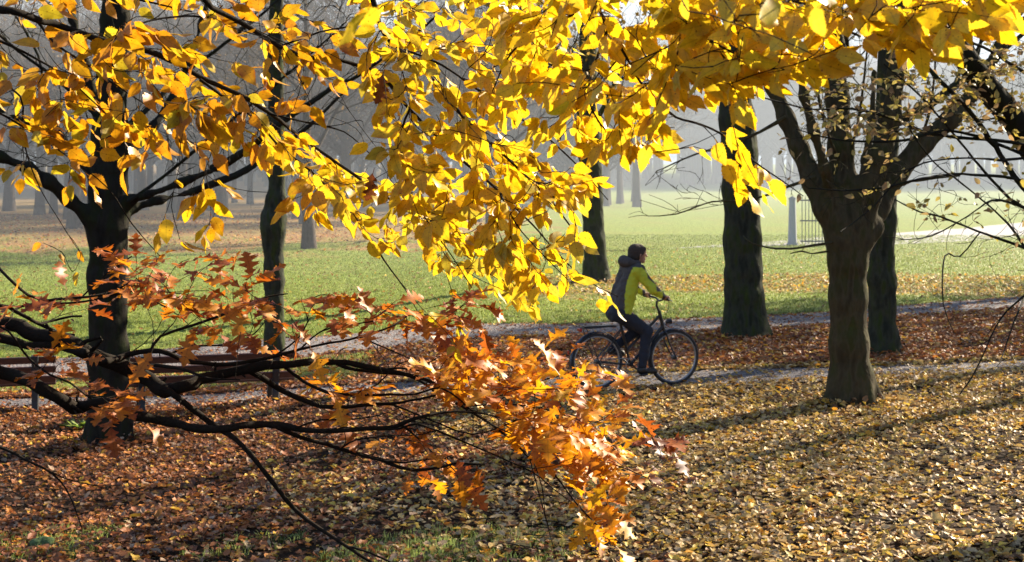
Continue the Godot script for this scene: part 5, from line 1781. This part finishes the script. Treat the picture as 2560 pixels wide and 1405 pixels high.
func make_materials() -> void:
	M.vein_picture = leaf_picture(4, 9, 12)
	M.oak_picture = leaf_picture(8, 5, 14)
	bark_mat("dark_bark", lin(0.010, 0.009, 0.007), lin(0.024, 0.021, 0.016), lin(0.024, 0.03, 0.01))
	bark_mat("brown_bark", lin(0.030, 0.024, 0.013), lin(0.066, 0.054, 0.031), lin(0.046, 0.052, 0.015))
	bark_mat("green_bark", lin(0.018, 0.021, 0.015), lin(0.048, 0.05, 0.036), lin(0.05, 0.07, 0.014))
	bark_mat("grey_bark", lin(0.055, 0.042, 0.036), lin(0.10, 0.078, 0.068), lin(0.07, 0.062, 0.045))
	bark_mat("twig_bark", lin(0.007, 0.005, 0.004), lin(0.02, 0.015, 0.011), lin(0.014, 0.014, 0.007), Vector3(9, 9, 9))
	var y: Texture2D = M.vein_picture
	var k: Texture2D = M.oak_picture
	var tones := {
		"ochre_0": [0.62, 0.33, 0.008], "ochre_1": [0.58, 0.27, 0.008], "ochre_2": [0.66, 0.40, 0.012], "ochre_3": [0.5, 0.21, 0.008], "ochre_4": [0.52, 0.40, 0.02],  # the ochres stand in for shade on the upper-left bough
		"gold_0": [0.72, 0.47, 0.012], "gold_1": [0.68, 0.40, 0.012], "gold_2": [0.74, 0.53, 0.02], "gold_3": [0.66, 0.49, 0.015],
		"olive_0": [0.5, 0.40, 0.03], "olive_1": [0.42, 0.33, 0.02],
		"lemon_0": [0.84, 0.56, 0.010], "lemon_1": [0.86, 0.62, 0.025], "lemon_2": [0.80, 0.48, 0.008],
		"pale_leaf_0": [0.52, 0.42, 0.11], "pale_leaf_1": [0.42, 0.31, 0.12], "pale_leaf_2": [0.52, 0.41, 0.07], "pale_leaf_3": [0.40, 0.26, 0.11]}
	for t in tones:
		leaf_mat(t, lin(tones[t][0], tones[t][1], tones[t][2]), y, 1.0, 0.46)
	tones = {"rust_0": [0.58, 0.20, 0.012], "rust_1": [0.46, 0.13, 0.012], "rust_2": [0.64, 0.26, 0.012], "rust_3": [0.34, 0.085, 0.012], "dark_rust": [0.20, 0.065, 0.018], "amber_0": [0.76, 0.34, 0.010], "amber_1": [0.72, 0.27, 0.010], "amber_2": [0.78, 0.43, 0.012]}
	for t in tones:
		leaf_mat(t, lin(tones[t][0], tones[t][1], tones[t][2]), k, 1.0, 0.52)
	leaf_mat("fresh_green_0", lin(0.22, 0.34, 0.04), y)
	leaf_mat("fresh_green_1", lin(0.34, 0.42, 0.10), y)
	for i in 3:
		var w := plain_mat("bench_wood_%d" % i, Color.WHITE, 0.5)
		w.albedo_texture = noise_picture(0.02, [lin(0.035, 0.012, 0.008), lin(0.065, 0.022, 0.012), lin(0.10, 0.036, 0.02)], [0.2, 0.55, 0.9], 60 + i)
		w.uv1_triplanar = true
		w.uv1_scale = Vector3(0.5, 7.0, 7.0)
	plain_mat("bench_iron", lin(0.013, 0.017, 0.019), 0.6, 0.0)
	plain_mat("gate_grey", lin(0.32, 0.34, 0.38), 0.7)
	plain_mat("gate_iron", lin(0.09, 0.10, 0.12), 0.5, 0.3)
	plain_mat("rubber", lin(0.016, 0.016, 0.018), 0.6)
	plain_mat("black_paint", lin(0.013, 0.014, 0.018), 0.3)
	plain_mat("guard_paint", lin(0.05, 0.06, 0.08), 0.25, 0.4)
	plain_mat("rim_metal", lin(0.30, 0.31, 0.33), 0.4, 0.8)
	plain_mat("red_glass", lin(0.35, 0.012, 0.012), 0.2)
	plain_mat("skin", Color.WHITE, 0.5, 0.0, true)
	plain_mat("jacket_cloth", Color.WHITE, 0.75, 0.0, true)
	plain_mat("cap_wool", Color.WHITE, 0.95, 0.0, true)
	plain_mat("trouser_cloth", Color.WHITE, 0.85, 0.0, true)
	plain_mat("shoe_leather", Color.WHITE, 0.5, 0.0, true)
	bark_mat("moss", lin(0.05, 0.075, 0.03), lin(0.10, 0.15, 0.07), lin(0.07, 0.1, 0.02), Vector3(4, 4, 4))

func _ready() -> void:
	# camera: level, its lens shifted down so that trunks stay upright
	var cam := Camera3D.new()
	cam.name = "camera"
	var lens := CameraAttributesPhysical.new()
	lens.frustum_focal_length = 50.0
	lens.frustum_focus_distance = 4.6
	lens.exposure_aperture = 12.0
	cam.attributes = lens
	cam.projection = Camera3D.PROJECTION_FRUSTUM
	cam.keep_aspect = Camera3D.KEEP_HEIGHT
	cam.near = 0.1
	cam.far = 2000.0
	cam.size = 0.2 * 702.5 / LENS
	cam.frustum_offset = Vector2(0.0, -0.1 * (702.5 - HORIZON) / LENS)
	cam.position = Vector3(0, EYE, 0)
	add_child(cam)
	# sky and air
	var around := WorldEnvironment.new()
	around.name = "surroundings"
	var env := Environment.new()
	var sky := Sky.new()
	var air := ProceduralSkyMaterial.new()
	air.sky_top_color = Color(0.46, 0.56, 0.73)
	air.sky_horizon_color = Color(0.80, 0.86, 0.92)
	air.sky_curve = 0.16
	air.ground_bottom_color = Color(0.3, 0.27, 0.2)
	air.ground_horizon_color = Color(0.62, 0.62, 0.58)
	air.sun_angle_max = 26.0
	air.sun_curve = 0.12
	air.energy_multiplier = 0.31
	sky.sky_material = air
	env.background_mode = Environment.BG_SKY
	env.sky = sky
	env.tonemap_mode = Environment.TONE_MAPPER_LINEAR
	env.tonemap_exposure = 4.8
	env.fog_enabled = false
	env.fog_density = 0.0003
	env.fog_light_color = Color(0.90, 0.92, 0.97)
	env.volumetric_fog_enabled = true
	env.volumetric_fog_density = 0.0
	env.sdfgi_enabled = true
	env.ssao_enabled = true
	env.ssil_enabled = true
	around.environment = env
	add_child(around)
	var mist := FogVolume.new()      # damp air hanging under the trees and over the meadow
	mist.name = "mist"
	mist.shape = RenderingServer.FOG_VOLUME_SHAPE_BOX
	mist.size = Vector3(520, 48, 310)
	mist.position = Vector3(20, 18, -33 - 155)
	var damp := FogMaterial.new()
	damp.density = 0.0029
	damp.albedo = lin(0.80, 0.90, 1.0)
	mist.material = damp
	mist.set_meta("kind", "stuff")
	add_child(mist)
	# the low sun, beyond the right of the picture
	var sun := DirectionalLight3D.new()
	sun.name = "sun"
	sun.light_energy = 1.6
	sun.light_color = Color(1.0, 0.94, 0.84)
	sun.light_angular_distance = 0.5
	sun.shadow_enabled = true
	var az := deg_to_rad(SUN_AZIMUTH)
	var el := deg_to_rad(SUN_HEIGHT)
	var to_sun := Vector3(sin(az) * cos(el), sin(el), -cos(az) * cos(el))
	add_child(sun)
	sun.look_at_from_position(to_sun * 60.0, Vector3.ZERO)

	rng.seed = 20241
	rough.seed = 3
	rough.frequency = 1.0
	rough.fractal_octaves = 3
	hills.seed = 11
	hills.frequency = 0.03
	hills.fractal_octaves = 3
	make_materials()
	make_leaf_shapes()
	lower_near = lines_of([Vector2(0, 1029), Vector2(300, 1021), Vector2(700, 1003), Vector2(1100, 992), Vector2(1300, 984), Vector2(1600, 974), Vector2(1800, 966), Vector2(2300, 944), Vector2(2560, 930)])
	lower_far = lines_of([Vector2(0, 992), Vector2(300, 984), Vector2(700, 966), Vector2(1100, 948), Vector2(1300, 938), Vector2(1600, 927), Vector2(1800, 920), Vector2(2300, 908), Vector2(2560, 895)])
	upper_near = lines_of([Vector2(0, 962), Vector2(200, 946), Vector2(450, 928), Vector2(700, 904), Vector2(1000, 872), Vector2(1400, 850), Vector2(1850, 833), Vector2(2060, 820), Vector2(2250, 797), Vector2(2560, 776)])
	upper_far = lines_of([Vector2(0, 905), Vector2(200, 893), Vector2(450, 870), Vector2(700, 846), Vector2(1000, 824), Vector2(1400, 812), Vector2(1850, 792), Vector2(2060, 781), Vector2(2250, 765), Vector2(2560, 741)])
	make_ground()
	make_paths()
	make_grass()
	make_litter()
	make_mid_trees()
	make_back_trees()
	near_tree_left()
	near_tree_right()
	side_tree()
	make_benches()
	make_gate()
	var g := on_ground(1685, 963)
	var turn := deg_to_rad(22.0)
	var spot := g - Basis(Vector3.UP, turn) * Vector3(0.61, 0, 0)
	make_bicycle(spot, turn)
	make_rider(spot, turn)
	oak_boughs()
	yellow_boughs()
	caught_leaves()
	make_small()
